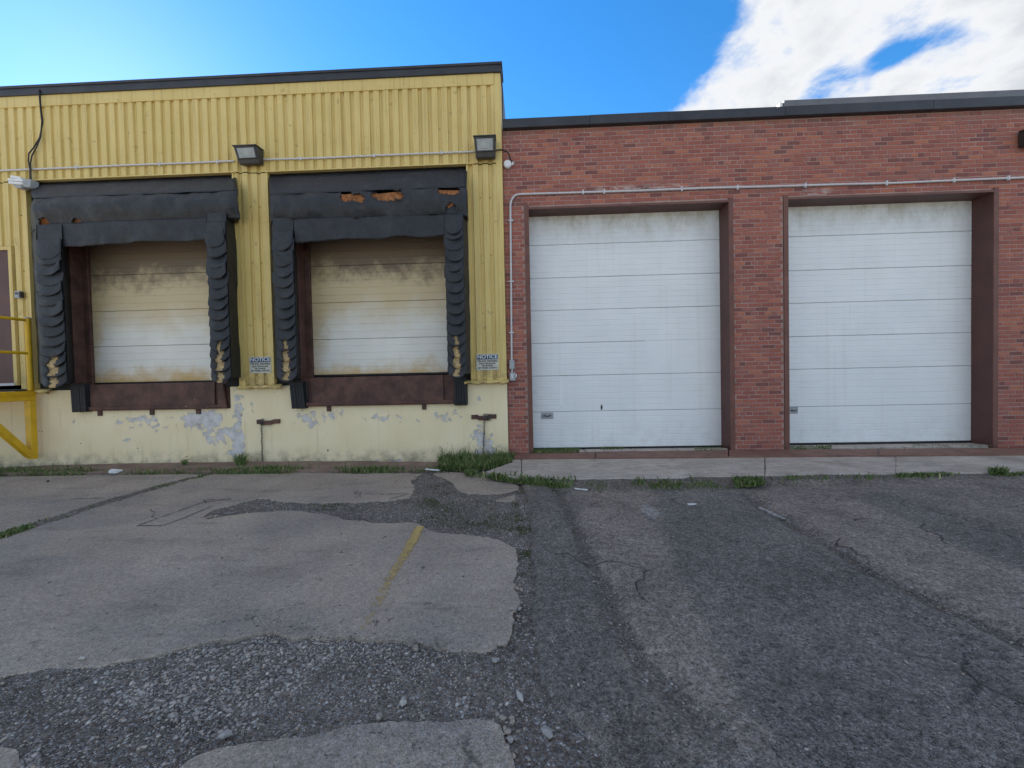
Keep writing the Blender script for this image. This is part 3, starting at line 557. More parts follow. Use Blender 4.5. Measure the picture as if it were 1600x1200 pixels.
# ================================================================== YELLOW DOCK BUILDING
XC = WX(786, 300)                               # corner where the two buildings meet
XL = -12.0
ZT = WZ(600, 107.5, -0.12)                         # top of black fascia
ZF = WZ(600, 121.5, -0.12)                         # bottom of fascia
ZS = WZ(600, 139, -0.1)                        # top of ribs
ZB = WZ(600, 597.5, -0.09)                         # bottom of siding
yb = thing('dock_building', ((XC+XL)/2, 6, 0), 'yellow corrugated metal building with two loading docks and black roof edge', 'building')
D1 = dict(xl=WX(117, 480), xr=WX(349, 480), top=WZ(220, 281), zf=WZ(240, 598, 0.2))
D2 = dict(xl=WX(470, 480), xr=WX(716, 480), top=WZ(580, 268), zf=WZ(590, 585.5, 0.2))
SH1 = (WX(60, 480), WX(378, 480)); SH2 = (WX(430, 480), WX(736, 480))
DOOR = (WX(-75, 500, -0.09), WX(19.5, 500, -0.09), WZ(10, 600, -0.09), WZ(10, 391, -0.09))
def yellow_building():
    pitch = 0.158
    def siding(xa, xb, za, zb, k):
        prof = []; i0 = math.floor(xa/pitch)-1
        for i in range(i0, math.ceil(xb/pitch)+1):
            x = i*pitch
            for dx, y in ((0, -0.092), (0.088, -0.092), (0.098, -0.064), (0.118, -0.064), (0.121, -0.068), (0.126, -0.068), (0.129, -0.064), (0.148, -0.064)): prof.append((x+dx, y))
        pts = [p for p in prof if xa < p[0] < xb]; 
        def yat(x):
            for a, b in zip(prof[:-1], prof[1:]):
                if a[0] <= x <= b[0]: return a[1]+(b[1]-a[1])*(x-a[0])/(b[0]-a[0]+1e-9)
        pts = [(xa, yat(xa))]+pts+[(xb, yat(xb))]; dy = -0.0015*(k % 2)
        nz = max(2, int((zb-za)/0.5)); rows = []
        for r in range(nz+1):
            z = za+(zb-za)*r/nz; rows.append([(x, y+dy+0.0035*(vnoise([x*1.7], [z*1.1+k], 3)[0]-0.5), z) for x, y in pts])
        return MB().grid(rows).build('siding_panel', 'siding', yb, solid=0.0015)
    def run(xa, xb, za, zb, k0=0):
        x = xa; k = k0
        while x < xb-0.02:
            x1 = min(math.ceil((x+0.05)/(pitch*6))*pitch*6+0.11, xb)
            if xb-x1 < 0.08: x1 = xb
            p = siding(x, x1, za, zb, k); k += 1; x = x1
            yield p
    top1, top2 = D1['top'], D2['top']; xm = (SH1[1]+SH2[0])/2
    XT = XC-0.10
    list(run(XL, xm, top1+0.012, ZS)); list(run(xm, XT, top2+0.012, ZS, 1))
    list(run(DOOR[1]+0.07, SH1[0], ZB, top1-0.004)); list(run(SH1[1], xm, ZB, top1-0.004)); list(run(xm, SH2[0], ZB, top2-0.004, 1)); list(run(SH2[1], XT, ZB, top2-0.004))
    list(run(XL, DOOR[0]-0.07, ZB, top1-0.004)); list(run(DOOR[0]-0.07, DOOR[1]+0.07, DOOR[3]+0.07, top1-0.004))
    # drip edges over the two docks
    for a, b, z in ((SH1[0]-0.1, SH1[1]+0.05, top1), (SH2[0]-0.02, SH2[1]+0.12, top2)):
        MB().box(a, b, -0.125, -0.05, z-0.004, z+0.011).build('drip_edge', 'siding', yb)
    # jamb trim beside the docks, corner trim, base flashing with its bent lip
    for x in (SH1[0], SH1[1], SH2[0], SH2[1]):
        MB().box(x-0.012, x+0.012, -0.108, -0.002, ZB, (top1 if x < xm else top2)-0.006).build('jamb_trim', 'siding', yb)
    MB().box(XT, XC, -0.100, 0.3, ZB, ZF+0.02).build('corner_trim', 'siding', yb, bevel=0.006)
    MB().box(XL, XT-0.002, -0.104, -0.03, ZS-0.012, ZF+0.05).build('top_flashing', 'siding', yb)
    for a, b, s_ in ((DOOR[1]+0.05, SH1[0]+0.28, 1), (SH1[1]-0.02, SH2[0]+0.14, 2), (SH2[1]-0.12, XC+0.03, 3)):
        n = 26; rows = []
        for (y, z) in ((-0.06, ZB+0.015), (-0.10, ZB-0.004), (-0.150, ZB-0.026), (-0.155, ZB-0.050), (-0.10, ZB-0.062)):
            rows.append([(a+(b-a)*i/n, y+0.05*(vnoise([i*0.5], [s_*3.1], 4)[0]-0.5)*(1 if z < ZB-0.01 else 0.1), z+0.045*(vnoise([i*0.35], [s_*7.7+y], 9)[0]-0.5)*(1 if z < ZB-0.01 else 0)) for i in range(n+1)])
        MB().grid(rows).build('base_flashing', 'siding', yb, smooth=True, solid=0.003)
    # fasteners, a few with rust
    me = None
    for (a, b, z0, z1) in ((SH1[1], SH2[0], ZB, top2), (SH2[1], XT, ZB, top2), (DOOR[1]+0.1, SH1[0], ZB, top1)):
        for z in np.arange(z0+0.16, z1, 0.92):
            for i in range(math.ceil(a/pitch), math.floor(b/pitch)+1):
                x = i*pitch+0.108
                if not (a+0.04 < x < b-0.03): continue
                if me is None:
                    o = MB().hexa([(x+0.009*math.cos(t*math.pi/3), -0.060, z+0.009*math.sin(t*math.pi/3)) for t in range(6)], [(x+0.008*math.cos(t*math.pi/3), -0.072, z+0.008*math.sin(t*math.pi/3)) for t in range(6)]).build('screw', 'rust', yb); me = o.data
                else: link('screw', me, yb, (x, -0.066, z-0.008+0.02*random.random()))
    # black roof edge, wrapping the corner
    MB().box(XL, XC+0.02, -0.130, 0.25, ZF, ZT).build('fascia', 'fascia', yb, bevel=0.006)
    MB().box(XL, XC+0.035, -0.145, 0.27, ZT-0.03, ZT+0.012).build('fascia_cap', 'fascia', yb, bevel=0.004)
    MB().box(XC-0.18, XC+0.018, 0.255, 12, WZ(787, 205)-0.3, ZT-0.002).build('side_fascia', 'fascia', yb)
    MB().box(XL, XC-0.2, 0.3, 12, ZF-0.35, ZF-0.2).build('roof', 'roof', yb)
    MB().box(XL, XC-0.2, 11.8, 12, 0, ZF-0.36).build('rear_wall', 'dark', yb)
    MB().box(XL, XL+0.2, 0.3, 11.7, 0, ZF-0.36).build('side_wall', 'dark', yb)
    # inner wall sheets behind the siding (around the openings)
    bk = MB()
    def wall(xa, xb, za, zb): bk.box(xa, xb, -0.035, 0.22, za, zb)
    o1, o2 = D1, D2; zh = o1['zf']+2.55; zh2 = o2['zf']+2.6
    wall(XL, DOOR[0]-0.02, ZB-0.02, ZF-0.05); wall(DOOR[0]-0.02, DOOR[1]+0.02, DOOR[3]+0.02, ZF-0.05); wall(DOOR[1]+0.02, o1['xl']-0.03, ZB-0.02, ZF-0.05); wall(o1['xl']-0.03, o1['xr']+0.03, zh+0.03, ZF-0.05)
    wall(o1['xr']+0.03, o2['xl']-0.03, ZB-0.02, ZF-0.05); wall(o2['xl']-0.03, o2['xr']+0.03, zh2+0.03, ZF-0.05); wall(o2['xr']+0.03, XC-0.11, ZB-0.02, ZF-0.05)
    bk.build('wall', 'dark', yb)
    # cream foundation, cut down for the leveller pits
    zc1 = WZ(240, 640); zc2 = WZ(600, 632)
    p1 = (WX(138, 620), WX(362, 620)); p2 = (WX(476, 610), WX(711, 610))
    xs = np.unique(np.concatenate([np.arange(XL, XC, 0.035), [p1[0], p1[1], p2[0], p2[1], XC]])); zs = np.unique(np.concatenate([np.arange(-0.12, ZB, 0.035), [ZB, zc1, zc2]]))
    X, Z = np.meshgrid(xs, zs); peel = np.zeros_like(X)
    spots = [(318, 655, 40, 22, .75), (345, 680, 40, 22, .6), (372, 690, 16, 40, .75), (374, 635, 10, 40, .62), (230, 655, 70, 8, .55), (205, 660, 45, 12, .5), (196, 688, 14, 10, .5), (130, 655, 18, 12, .4), (255, 668, 60, 14, .42),
             (486, 655, 32, 18, .55), (520, 648, 30, 10, .5), (600, 652, 70, 9, .48), (645, 655, 20, 7, .5), (700, 652, 32, 13, .55), (488, 662, 8, 10, .6), (755, 690, 24, 34, .62), (770, 705, 18, 20, .55), (745, 622, 10, 8, .5), (605, 720, 55, 5, .5), (398, 640, 8, 30, .4)]
    for (px, py, rx, ry, a) in spots:
        cx_, cz_ = W(px, py); peel = np.maximum(peel, a*np.exp(-0.8*(((X-cx_)/(rx/95))**2+((Z-cz_)/(ry/95))**2)))
    h, w = X.shape; f = grid_faces(h, w); fc = (X.ravel()[f].mean(1), Z.ravel()[f].mean(1))
    cut = ((fc[0] > p1[0]) & (fc[0] < p1[1]) & (fc[1] > zc1)) | ((fc[0] > p2[0]) & (fc[0] < p2[1]) & (fc[1] > zc2))
    Yv = -0.028+0.006*(fbm(X*2, Z*2, 3, 6)-0.5)
    fast_mesh('foundation_wall', np.stack([X, Yv, Z], -1).reshape(-1, 3)-np.array([0, 0, 0]), f[~cut], 'cream', {'peel': peel}, parent=yb, at=(0, 0, 0), smooth=True)
    fb = MB(); zlow = min(zc1, zc2)-0.02
    fb.box(XL, p1[0], 0.0, 0.3, -0.3, ZB-0.03); fb.box(p1[1], p2[0], 0.0, 0.3, -0.3, ZB-0.03); fb.box(p2[1], XC-0.01, 0.0, 0.3, -0.3, ZB-0.03); fb.box(p1[0]+0.001, p1[1]-0.001, 0.0, 0.3, -0.3, zlow); fb.box(p2[0]+0.001, p2[1]-0.001, 0.0, 0.3, -0.3, zlow)
    fb.build('foundation_core', 'walk', yb)
    # dock doors with their steel frames
    for D, seams, cx_ in ((D1, (428, 484.5, 540), 240), (D2, (471, 528.5), 592)):
        xl, xr, zf = D['xl'], D['xr'], D['zf']; fr = MB(); zh = zf+2.6
        fr.box(xl-0.06, xl, -0.045, 0.24, zf-0.03, zh); fr.box(xr, xr+0.06, -0.045, 0.24, zf-0.03, zh); fr.box(xl+0.001, xr-0.001, -0.044, 0.24, zh-0.1, zh+0.02)
        fr.box(xl+0.002, xl+0.09, 0.14, 0.19, zf-0.02, zh-0.1); fr.box(xr-0.09, xr-0.002, 0.14, 0.19, zf-0.02, zh-0.1)
        d = fr.build('door_frame', 'rust', yb, bevel=0.004)
        dl = MB().box(xl+0.06, xr-0.06, 0.225, 0.26, zf, zh).build('overhead_door', 'dark', yb)
        zz = [zf+0.015]+sorted(WZ(cx_, s_, 0.2) for s_ in seams); st = zz[-1]-zz[-2]
        while zz[-1] < zh: zz.append(zz[-1]+st)
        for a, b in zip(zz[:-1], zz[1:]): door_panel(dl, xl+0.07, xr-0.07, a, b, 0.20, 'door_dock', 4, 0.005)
        MB().box(xl+0.06, xr-0.06, 0.188, 0.24, zf-0.012, zf+0.013).build('bottom_seal', 'rubber', dl)
    # brown personnel door at the landing
    dd = MB().box(DOOR[0]+0.002, DOOR[1]-0.002, -0.088, -0.04, DOOR[2], DOOR[3]).build('door', 'brown', yb, bevel=0.003)
    MB().tube([(DOOR[0]+0.08, -0.14, DOOR[2]+1.0), (DOOR[0]+0.2, -0.14, DOOR[2]+1.0)], 0.012).build('door_handle', 'greybox', dd)
    fm = MB(); fm.box(DOOR[1], DOOR[1]+0.06, -0.11, 0.06, DOOR[2]-0.02, DOOR[3]+0.06); fm.box(DOOR[0]-0.06, DOOR[0], -0.11, 0.06, DOOR[2]-0.02, DOOR[3]+0.06); fm.box(DOOR[0]+0.001, DOOR[1]-0.001, -0.108, 0.06, DOOR[3]+0.001, DOOR[3]+0.06); fm.build('door_frame', 'siding', yb)
    MB().box(DOOR[0], DOOR[1]+0.02, -0.13, -0.002, DOOR[2]-0.03, DOOR[2]+0.012).build('door_sill', 'galv', yb)
def door_panel(parent, x0, x1, z0, z1, y, mat, grooves, depth, dents=()):
    h = z1-z0; pr = [(y+0.02, 0.0024), (y+0.008, 0.0024), (y, 0.010)]
    for g in range(1, grooves+1):
        z = h*g/(grooves+1); pr += [(y, z-0.007), (y+depth, z-0.002), (y+depth, z+0.002), (y, z+0.007)]
    pr += [(y, h-0.008), (y+0.008, h-0.002), (y+0.02, h-0.002)]
    xs = sorted(set([x0, x1]+[x0+(x1-x0)*k/12 for k in range(13)]+[d[0]+e for d in dents for e in (-0.02, -0.004, 0.004, 0.05)])); rows = []
    for x in xs:
        dy = 0.004*(vnoise([x*1.3], [z0*2.1], 12)[0]-0.5)
        def off(z):
            o = 0
            for dx, dep in dents:
                t = x-dx-0.012*z/h*3
                if t >= 0: o += dep*math.exp(-t/0.35)
            return o
        rows.append([(x, yy+dy+off(zz), z0+zz) for yy, zz in pr])
    return MB().grid(rows).build('door_panel', mat, parent)
yellow_building()
# ================================================================== BRICK BUILDING
ZFB = WZ(1190, 187.5); ZFT = WZ(1190, 166.5, -0.1)
XR = 11.0; Z0 = 0.045
O1 = dict(xl=WX(829.5, 500), xr=WX(1139.5, 500), zt=WZ(985, 322), zb=WZ(980, 699.5, 0.30))
O2 = dict(xl=WX(1232, 500), xr=WX(1551, 500), zt=WZ(1390, 306.5), zb=WZ(1375, 692, 0.30))
FL = 0.072
bb = thing('brick_building', ((XC+XR)/2, 6, 0), 'red brick building with two tall white overhead doors and dark roof edge', 'building')
def brick_building():
    ch = 0.0667; ncourse = int((ZFB+0.02-Z0)/ch)+1
    mw = MB(); yf, yk = 0.0045, 0.29
    ops = [(O['xl']-FL, O['xr']+FL, O['zt']+FL*0.5) for O in (O1, O2)]
    xs = [XC+0.005, ops[0][0], ops[0][1], ops[1][0], ops[1][1], XR]
    mw.box(xs[0], xs[1], yf, yk, -0.2, ZFB); mw.box(xs[2], xs[3], yf, yk, -0.2, ZFB); mw.box(xs[4], xs[5], yf, yk, -0.2, ZFB)
    mw.box(xs[1]+0.001, xs[2]-0.001, yf, yk, ops[0][2], ZFB); mw.box(xs[3]+0.001, xs[4]-0.001, yf, yk, ops[1][2], ZFB)
    wall = mw.build('wall', 'mortar', bb)
    L = 0.205; J = 0.0125; bricks = []
    rb = random.Random(5)
    for c in range(ncourse):
        z = Z0+c*ch
        if z > ZFB: break
        hdr = (c % 6 == 3); l = L/2 if hdr else L; off = (0.05 if hdr else (0.0 if c % 2 else L/2))+XC
        spans = [(XC+0.004, XR)]
        for (a, b, zt) in ops:
            if z+ch*0.5 < zt: spans = [q for s_ in spans for q in ((s_[0], min(s_[1], a)), (max(s_[0], b), s_[1])) if q[1]-q[0] > 0.03]
        for a, b in spans:
            x = off+math.floor((a-off)/l)*l
            while x < b:
                x0 = max(x, a); x1 = min(x+l, b)
                if x1-x0 > 0.035: bricks.append((x0+(0 if x0 > a else 0), x1-J, z+0.005, min(z+ch-J+0.005, ZFB+0.02), rb.random(), rb.random(), rb.random()))
                x += l
    def mclass(r):
        for k, p in enumerate((0.27, 0.50, 0.66, 0.80, 0.88, 1.01)):
            if r < p: return k
    def visible(b):
        u, v = pix(((b[0]+b[1])/2, 0, (b[2]+b[3])/2)); return 5 < u < 1595 and v > 150
    def area(b):
        p = pix((b[0], 0, b[2])); q = pix((b[1], 0, b[3])); return abs((q[0]-p[0])*(q[1]-p[1]))
    vis = sorted([i for i, b in enumerate(bricks) if visible(b)], key=lambda i: -area(bricks[i])); near = set(vis[:300])
    cache = {}; rest = MB()
    for i, (x0, x1, z0, z1, r, r2, r3) in enumerate(bricks):
        k = mclass(r); dy = (r2-0.5)*0.005; dz = (r3-0.5)*0.003; tl = (r2-r3)*0.004
        if i in near:
            key = (round(x1-x0, 3), round(z1-z0, 3), k)
            if key not in cache:
                w, h = (x1-x0)/2, z1-z0; e = 0.0022
                V = [(-w+e, -0.0, e), (w-e, -0.0, e), (w-e, -0.0, h-e), (-w+e, -0.0, h-e), (-w, 0.003, 0), (w, 0.003, 0), (w, 0.003, h), (-w, 0.003, h), (-w, 0.05, 0), (w, 0.05, 0), (w, 0.05, h), (-w, 0.05, h)]
                Fq = [(0, 1, 2, 3)]+[(a+4, (a+1) % 4+4, (a+1) % 4, a) for a in range(4)]+[(a+8, (a+1) % 4+8, (a+1) % 4+4, a+4) for a in range(4)]
                me = bpy.data.meshes.new('brick'); me.from_pydata(V, [], Fq); me.materials.append(MT['brick'][k]); cache[key] = me
            link('brick', cache[key], wall, ((x0+x1)/2, dy, z0+dz))
        else:
            e = 0.0022; y0 = dy
            rest.add([(x0+e, y0, z0+e+dz+tl), (x1-e, y0, z0+e+dz), (x1-e, y0, z1-e+dz), (x0+e, y0, z1-e+dz+tl), (x0, y0+0.003, z0+dz+tl), (x1, y0+0.003, z0+dz), (x1, y0+0.003, z1+dz), (x0, y0+0.003, z1+dz+tl), (x0, 0.02, z0+dz), (x1, 0.02, z0+dz), (x1, 0.02, z1+dz), (x0, 0.02, z1+dz)],
                     [(0, 1, 2, 3)]+[(a+4, (a+1) % 4+4, (a+1) % 4, a) for a in range(4)]+[(a+8, (a+1) % 4+8, (a+1) % 4+4, a+4) for a in range(4)], k)
    rest.build('brick_courses', MT['brick'], wall, kind='stuff')
    # roof edge in lapped lengths, raised cap to the right
    xa = XC+0.025
    for k, xb in enumerate([WX(920, 180), WX(1042, 180), WX(1222, 175), WX(1450, 170), WX(1640, 160), XR]):
        MB().box(xa, xb-0.001, -0.085-0.002*(k % 2), 0.3, ZFB, ZFT+0.0015*(k % 2)).build('fascia', 'fascia', bb, bevel=0.005); xa = xb
    xr_ = WX(1222, 165)
    MB().box(xr_, XR, -0.055, 0.5, ZFT+0.004, ZFT+0.115).build('raised_cap', 'fascia_light', bb, bevel=0.008)
    MB().box(xr_-0.05, xr_-0.001, -0.03, 0.4, ZFT+0.003, ZFT+0.10).build('cap_end', 'whiteplastic', bb, bevel=0.01)
    MB().box(XC+0.03, XR, 0.32, 12, ZFB-0.2, ZFB-0.05).build('roof', 'roof', bb)
    MB().box(XR-0.2, XR, 0.32, 11.7, 0, ZFB-0.21).build('side_wall', 'dark', bb); MB().box(XC+0.03, XR, 11.75, 12, 0, ZFB-0.22).build('rear_wall', 'dark', bb)
    for n, (O, seams, cx_) in enumerate(((O1, (379, 431, 482, 533.5, 585, 641.5), 976), (O2, (365.5, 419, 470.5, 523, 574.5, 633.5), 1373))):
        xl, xr, zt, zb = O['xl'], O['xr'], O['zt'], O['zb']
        fm = MB(); e = 0.003
        fm.box(xl-FL, xl, -0.014, -0.002, Z0-0.02, zt+FL); fm.box(xr, xr+FL, -0.014, -0.002, Z0-0.02, zt+FL); fm.box(xl+e*0, xr, -0.0135, -0.0025, zt+0.0005, zt+FL*0.5)
        fm.build('frame_flange', 'frame', bb)
        jb = MB(); jb.box(xl-0.014, xl, -0.0015, 0.36, Z0-0.02, zt); jb.box(xr, xr+0.014, -0.0015, 0.36, Z0-0.02, zt); jb.box(xl-0.014, xr+0.014, -0.0012, 0.36, zt+0.001, zt+0.014); jb.build('door_jamb', 'brown', bb)
        dl = MB().box(xl-0.03, xr+0.03, 0.335, 0.36, zb, zt+0.05).build('overhead_door', 'dark', bb)
        zz = [zb+0.012]+sorted(WZ(cx_, s_, 0.30) for s_ in seams)+[zt+0.02]
        for k, (a, b) in enumerate(zip(zz[:-1], zz[1:])):
            d = [(WX(874, 610, 0.3), 0.016)] if n == 0 and k == 1 else ([(WX(1010, 560, 0.3), 0.004)] if k == 2 else [])
            door_panel(dl, xl-0.012, xr+0.012, a, b, 0.30, 'door_white', 5, 0.004, d)
        MB().box(xl+0.004, xr-0.004, 0.292, 0.33, zb-0.02, zb+0.010).build('bottom_seal', 'rubber', dl)
        # lift handle
        px, py = ((855, 649.5) if n == 0 else (1239.5, 641)); hx, hz = W(px, py, 0.3); hw = 0.105 if n == 0 else 0.075
        hb = MB().box(hx-hw, hx+hw, 0.292, 0.3005, hz-0.055, hz+0.055); hp = hb.build('handle_plate', 'greybox', dl, bevel=0.003)
        if n == 0:
            mk = W(940, 636.5, 0.3); MB().hexa([(mk[0]+0.018*math.cos(t), 0.2995, mk[1]+0.05*math.sin(t)) for t in (0, 1, 2, 3, 4, 5)], [(mk[0]+0.012*math.cos(t), 0.290, mk[1]+0.035*math.sin(t)) for t in (0, 1, 2, 3, 4, 5)]).build('lock', 'darkmetal', dl)
        MB().tube([(hx-hw*0.6, 0.29, hz-0.008), (hx-hw*0.5, 0.275, hz+0.010), (hx, 0.272, hz-0.012), (hx+hw*0.45, 0.275, hz+0.006), (hx+hw*0.6, 0.29, hz+0.0)], 0.008, 6).build('pull_handle', 'darkmetal', hp)
        # worn threshold blocks
        cuts = [xl+0.01]+[xl+(xr-xl)*t for t in ((0.27, 0.52, 0.74) if n == 0 else (0.34, 0.58, 0.80))]+[xr-0.01]
        for k, (a, b) in enumerate(zip(cuts[:-1], cuts[1:])):
            t0, t1 = 0.012*random.random(), 0.012*random.random()
            MB().hexa([(a+0.006, 0.005, -0.1), (b-0.008, -0.01+0.02*random.random(), -0.1), (b-0.008, 0.4, -0.1), (a+0.006, 0.4, -0.1)], [(a+0.006, 0.01+0.03*random.random(), 0.098+t0), (b-0.008, 0.01+0.03*random.random(), 0.098+t1), (b-0.008, 0.4, zb-0.021), (a+0.006, 0.4, zb-0.021)]).build('threshold_block', 'walk', bb, bevel=0.012, seg=2)
brick_building()
# ================================================================== DOCK SHELTERS
def pleat_mesh(w, h, seed, torn=0.0):
    rr = random.Random(seed); n = 14; m = 9; P = []; mask = []
    for i in range(m+1):
        t = i/m; row = []
        for j in range(n+1):
            u = j/n*2-1; e = max(0, 1-abs(u)**2.6)
            z = -h*t*(0.60+0.40*e) + 0.010*rr.uniform(-1, 1)*t*(abs(u) > 0.9)
            y = -0.010-0.055*t*(0.25+0.75*e) + 0.012*math.sin(u*3+seed)*t + 0.030*(1-t)*0
            x = u*w/2*(1-0.05*(1-t)) ; row.append((x, y, z))
        P.append(row)
    for i in range(m):
        mask.append([not (torn and abs((j+0.5)/n*2-1+0.10*math.sin(i*0.9+seed)) < torn and 3 <= i < (m if seed % 3 else m-1)) for j in range(n)])
    return P, mask
def shelter(D, name, label, spec):
    q = spec; yf = -0.36
    zt = D['top']; root = thing('dock_shelter', ((q['out'][0]+q['out'][1])/2, -0.1, q['pz'][0]), label, 'dock shelter', 'black dock shelters')
    XA, XB = q['head_x']; ztop, zbl, zbr = q['head_z']
    # sloping top sheet
    rows = []; 
    for i in range(8):
        t = i/7; row = []
        for j in range(41):
            s_ = j/40; x0 = q['out'][0]+(q['out'][1]-q['out'][0])*s_; x1 = XA+(XB-XA)*s_
            row.append((x0+(x1-x0)*t, -0.03+(yf+0.05)*t+0.03*math.sin(t*3.14)*(-0.5)-0.012*(vnoise([j*0.6], [i*0.8], q['seed'])[0]-0.5), zt-0.008+(ztop+0.01-zt)*t+0.012*(vnoise([j*0.4+9], [i*0.7], q['seed'])[0]-0.5)*t))
        rows.append(row)
    MB().grid(rows).build('top_sheet', 'vinyl', root, smooth=True, solid=0.004)
    # bulging head pad with torn holes
    nx, nz = 130, 26; rows = []; holes = []
    for i in range(nz+1):
        t = i/nz; row = []
        for j in range(nx+1):
            s_ = j/nx; x = XA+(XB-XA)*s_; zb = zbl+(zbr-zbl)*s_
            a = t*math.pi; e = min(1, min(s_, 1-s_)*26+0.35)
            zz = ztop+(zb-ztop)*t + 0.055*(vnoise([s_*6], [1.5], q['seed'])[0]-0.5)*t
            yy = yf+0.03-0.075*math.sin(a)**0.8*e + 0.055*(vnoise([x*3.1], [zz*4], q['seed']+3)[0]-0.5)+0.026*(vnoise([x*9+zz*5], [zz*9], q['seed']+5)[0]-0.5)
            row.append((x, yy, zz))
        rows.append(row)
    mask = [[True]*nx for _ in range(nz)]
    for i in range(nz):
        for j in range(nx):
            p = rows[i][j]; u, v = pix(p)
            for (cx_, cy_, rx, ry) in q['holes']:
                w = 0.55*(vnoise([u*0.35], [v*0.5], 4)[0]-0.5)
                if ((u-cx_)/rx)**2+((v-cy_)/ry)**2 < 1+w*1.6: mask[i][j] = False
    for i in range(1, nz):                      # lips of the tears curl outward
        for j in range(1, nx):
            if not all((mask[i-1][j-1], mask[i-1][j], mask[i][j-1], mask[i][j])) and any((mask[i-1][j-1], mask[i-1][j], mask[i][j-1], mask[i][j])):
                x, y, z = rows[i][j]; rows[i][j] = (x, y-0.022*random.random(), z-0.006*random.random())
    MB().grid(rows, mask).build('head_pad', 'vinyl', root, smooth=True, solid=0.004)
    core = [[(p[0], p[1]+0.035+0.03*(vnoise([p[0]*9], [p[2]*9], 2)[0]-0.5), p[2]) for p in r[2:-2:2]] for r in rows[2:-2:2]]
    MB().grid(core).build('foam_core', 'foam', root, smooth=True)
    for j in (0, nx):
        ends = MB()
        ring = [rows[i][j] for i in range(0, nz+1, 2)]; back = [(q['out'][0 if j == 0 else 1], -0.05, p[2]) for p in ring]
        ends.grid([ring, [((a[0]+b[0])/2, (a[1]+b[1])/2-0.01, a[2]) for a, b in zip(ring, back)], back]); ends.build('pad_end', 'vinyl', root, smooth=True)
    un = MB().grid([[rows[nz][j] for j in range(0, nx+1, 5)], [(q['out'][0]+0.01+(q['out'][1]-q['out'][0]-0.02)*j/nx, -0.05, rows[nz][j][2]+0.02) for j in range(0, nx+1, 5)]]); un.build('pad_underside', 'vinyl', root)
    # hanging head curtain
    ca, cb = q['cur_x']; rows = []
    for i in range(10):
        t = i/9; row = []
        for j in range(61):
            s_ = j/60; x = ca+(cb-ca)*s_; zu = zbl+(zbr-zbl)*((x-XA)/(XB-XA))+0.035; zl = q['cur_z'][0]+(q['cur_z'][1]-q['cur_z'][0])*s_
            row.append((x, yf+0.012+0.030*t-0.02*t*t+0.050*(vnoise([s_*9], [q['seed']+t*0.9], 8)[0]-0.5)*(0.3+t)+0.03*(vnoise([s_*23], [t*2.1], 18)[0]-0.5)*t, zu+(zl-zu)*t+0.050*(vnoise([s_*7], [3.0], q['seed'])[0]-0.5)*t))
        rows.append(row)
    MB().grid(rows).build('head_curtain', 'vinyl', root, smooth=True, solid=0.005)
    # side pads with overlapping pleats
    for side, (xa, xb), zbot, ztop2, torn in (('l', q['lp'], q['pz'][0], q['ptop'][0], q['torn'][0]), ('r', q['rp'], q['pz'][1], q['ptop'][1], q['torn'][1])):
        xo_l, xo_r = (q['out'][0], xb) if side == 'l' else (xa, q['out'][1])
        bot = [(xa, yf, zbot), (xb, yf, zbot+0.0), (xo_r if side == 'r' else D['xl']-0.02, -0.05, zbot+0.02), (xo_l if side == 'l' else D['xr']+0.02, -0.05, zbot+0.02)]
        top = [(p[0], p[1], ztop2+0.22) for p in bot]
        nseg = 12; rows = []
        ring0 = []
        for k in range(4):
            a = Vector(bot[k]); b = Vector(bot[(k+1) % 4]); ring0 += [a.lerp(b, t/5) for t in range(5)]
        for i in range(nseg+1):
            t = i/nseg; zz = zbot+(ztop2+0.22-zbot)*t
            rows.append([(p.x+0.016*(vnoise([k*0.9], [zz*4], q['seed'])[0]-0.5), p.y+0.02*(vnoise([k*0.8+5], [zz*4], q['seed'])[0]-0.5), zz+(p.z-zbot)*(1-t)) for k, p in enumerate(ring0+[ring0[0]])])
        mb = MB().grid(rows); mb.add(rows[0][:-1], [tuple(range(len(rows[0])-1))]); pad = mb.build('side_pad', 'vinyl', root, smooth=True, angle=50)
        n = int(round((ztop2-zbot)/0.163)); w = (xb-xa)*1.04; cache = {}
        for k in range(n):
            z = zbot+0.20+k*0.163; low = k < torn; key = (k if low else 100+k % 4)
            h = 0.262 if k < n-1 else 0.34
            tl = (0.30, 0.36, 0.30, 0.18)[k % 4] if low else 0.0
            if key not in cache or k == n-1:
                P, mask = pleat_mesh(w, h, q['seed']*7+key, tl); o = MB().grid([[(x+(xa+xb)/2, y+yf, zz+z) for x, y, zz in r] for r in P], mask).build('pleat', 'vinyl', pad, smooth=True, solid=0.004); cache[key] = o
                if low:
                    fr = [[(x*0.8+(xa+xb)/2, y+yf+0.014+0.012*random.random(), zz+z) for x, y, zz in r[2:-2]] for r in P[1:]]
                    MB().grid(fr).build('exposed_foam', 'foam_tan', pad, smooth=False)
            else:
                src = cache[key]; c = link('pleat', src.data, pad, ORG[src]+Vector((0, 0, z-src['_z']))); c.rotation_euler = (random.uniform(-0.06, 0.14), random.uniform(-0.06, 0.06), random.uniform(-0.06, 0.06)); c.scale = (random.uniform(0.96, 1.05), random.uniform(0.7, 1.35), random.uniform(0.90, 1.14)); md = c.modifiers.new('solid', 'SOLIDIFY'); md.thickness = 0.004; md.offset = 0
                continue
            o['_z'] = z
        for o in pad.children:
            if '_z' in o: del o['_z']
    return root
F_ = -0.36
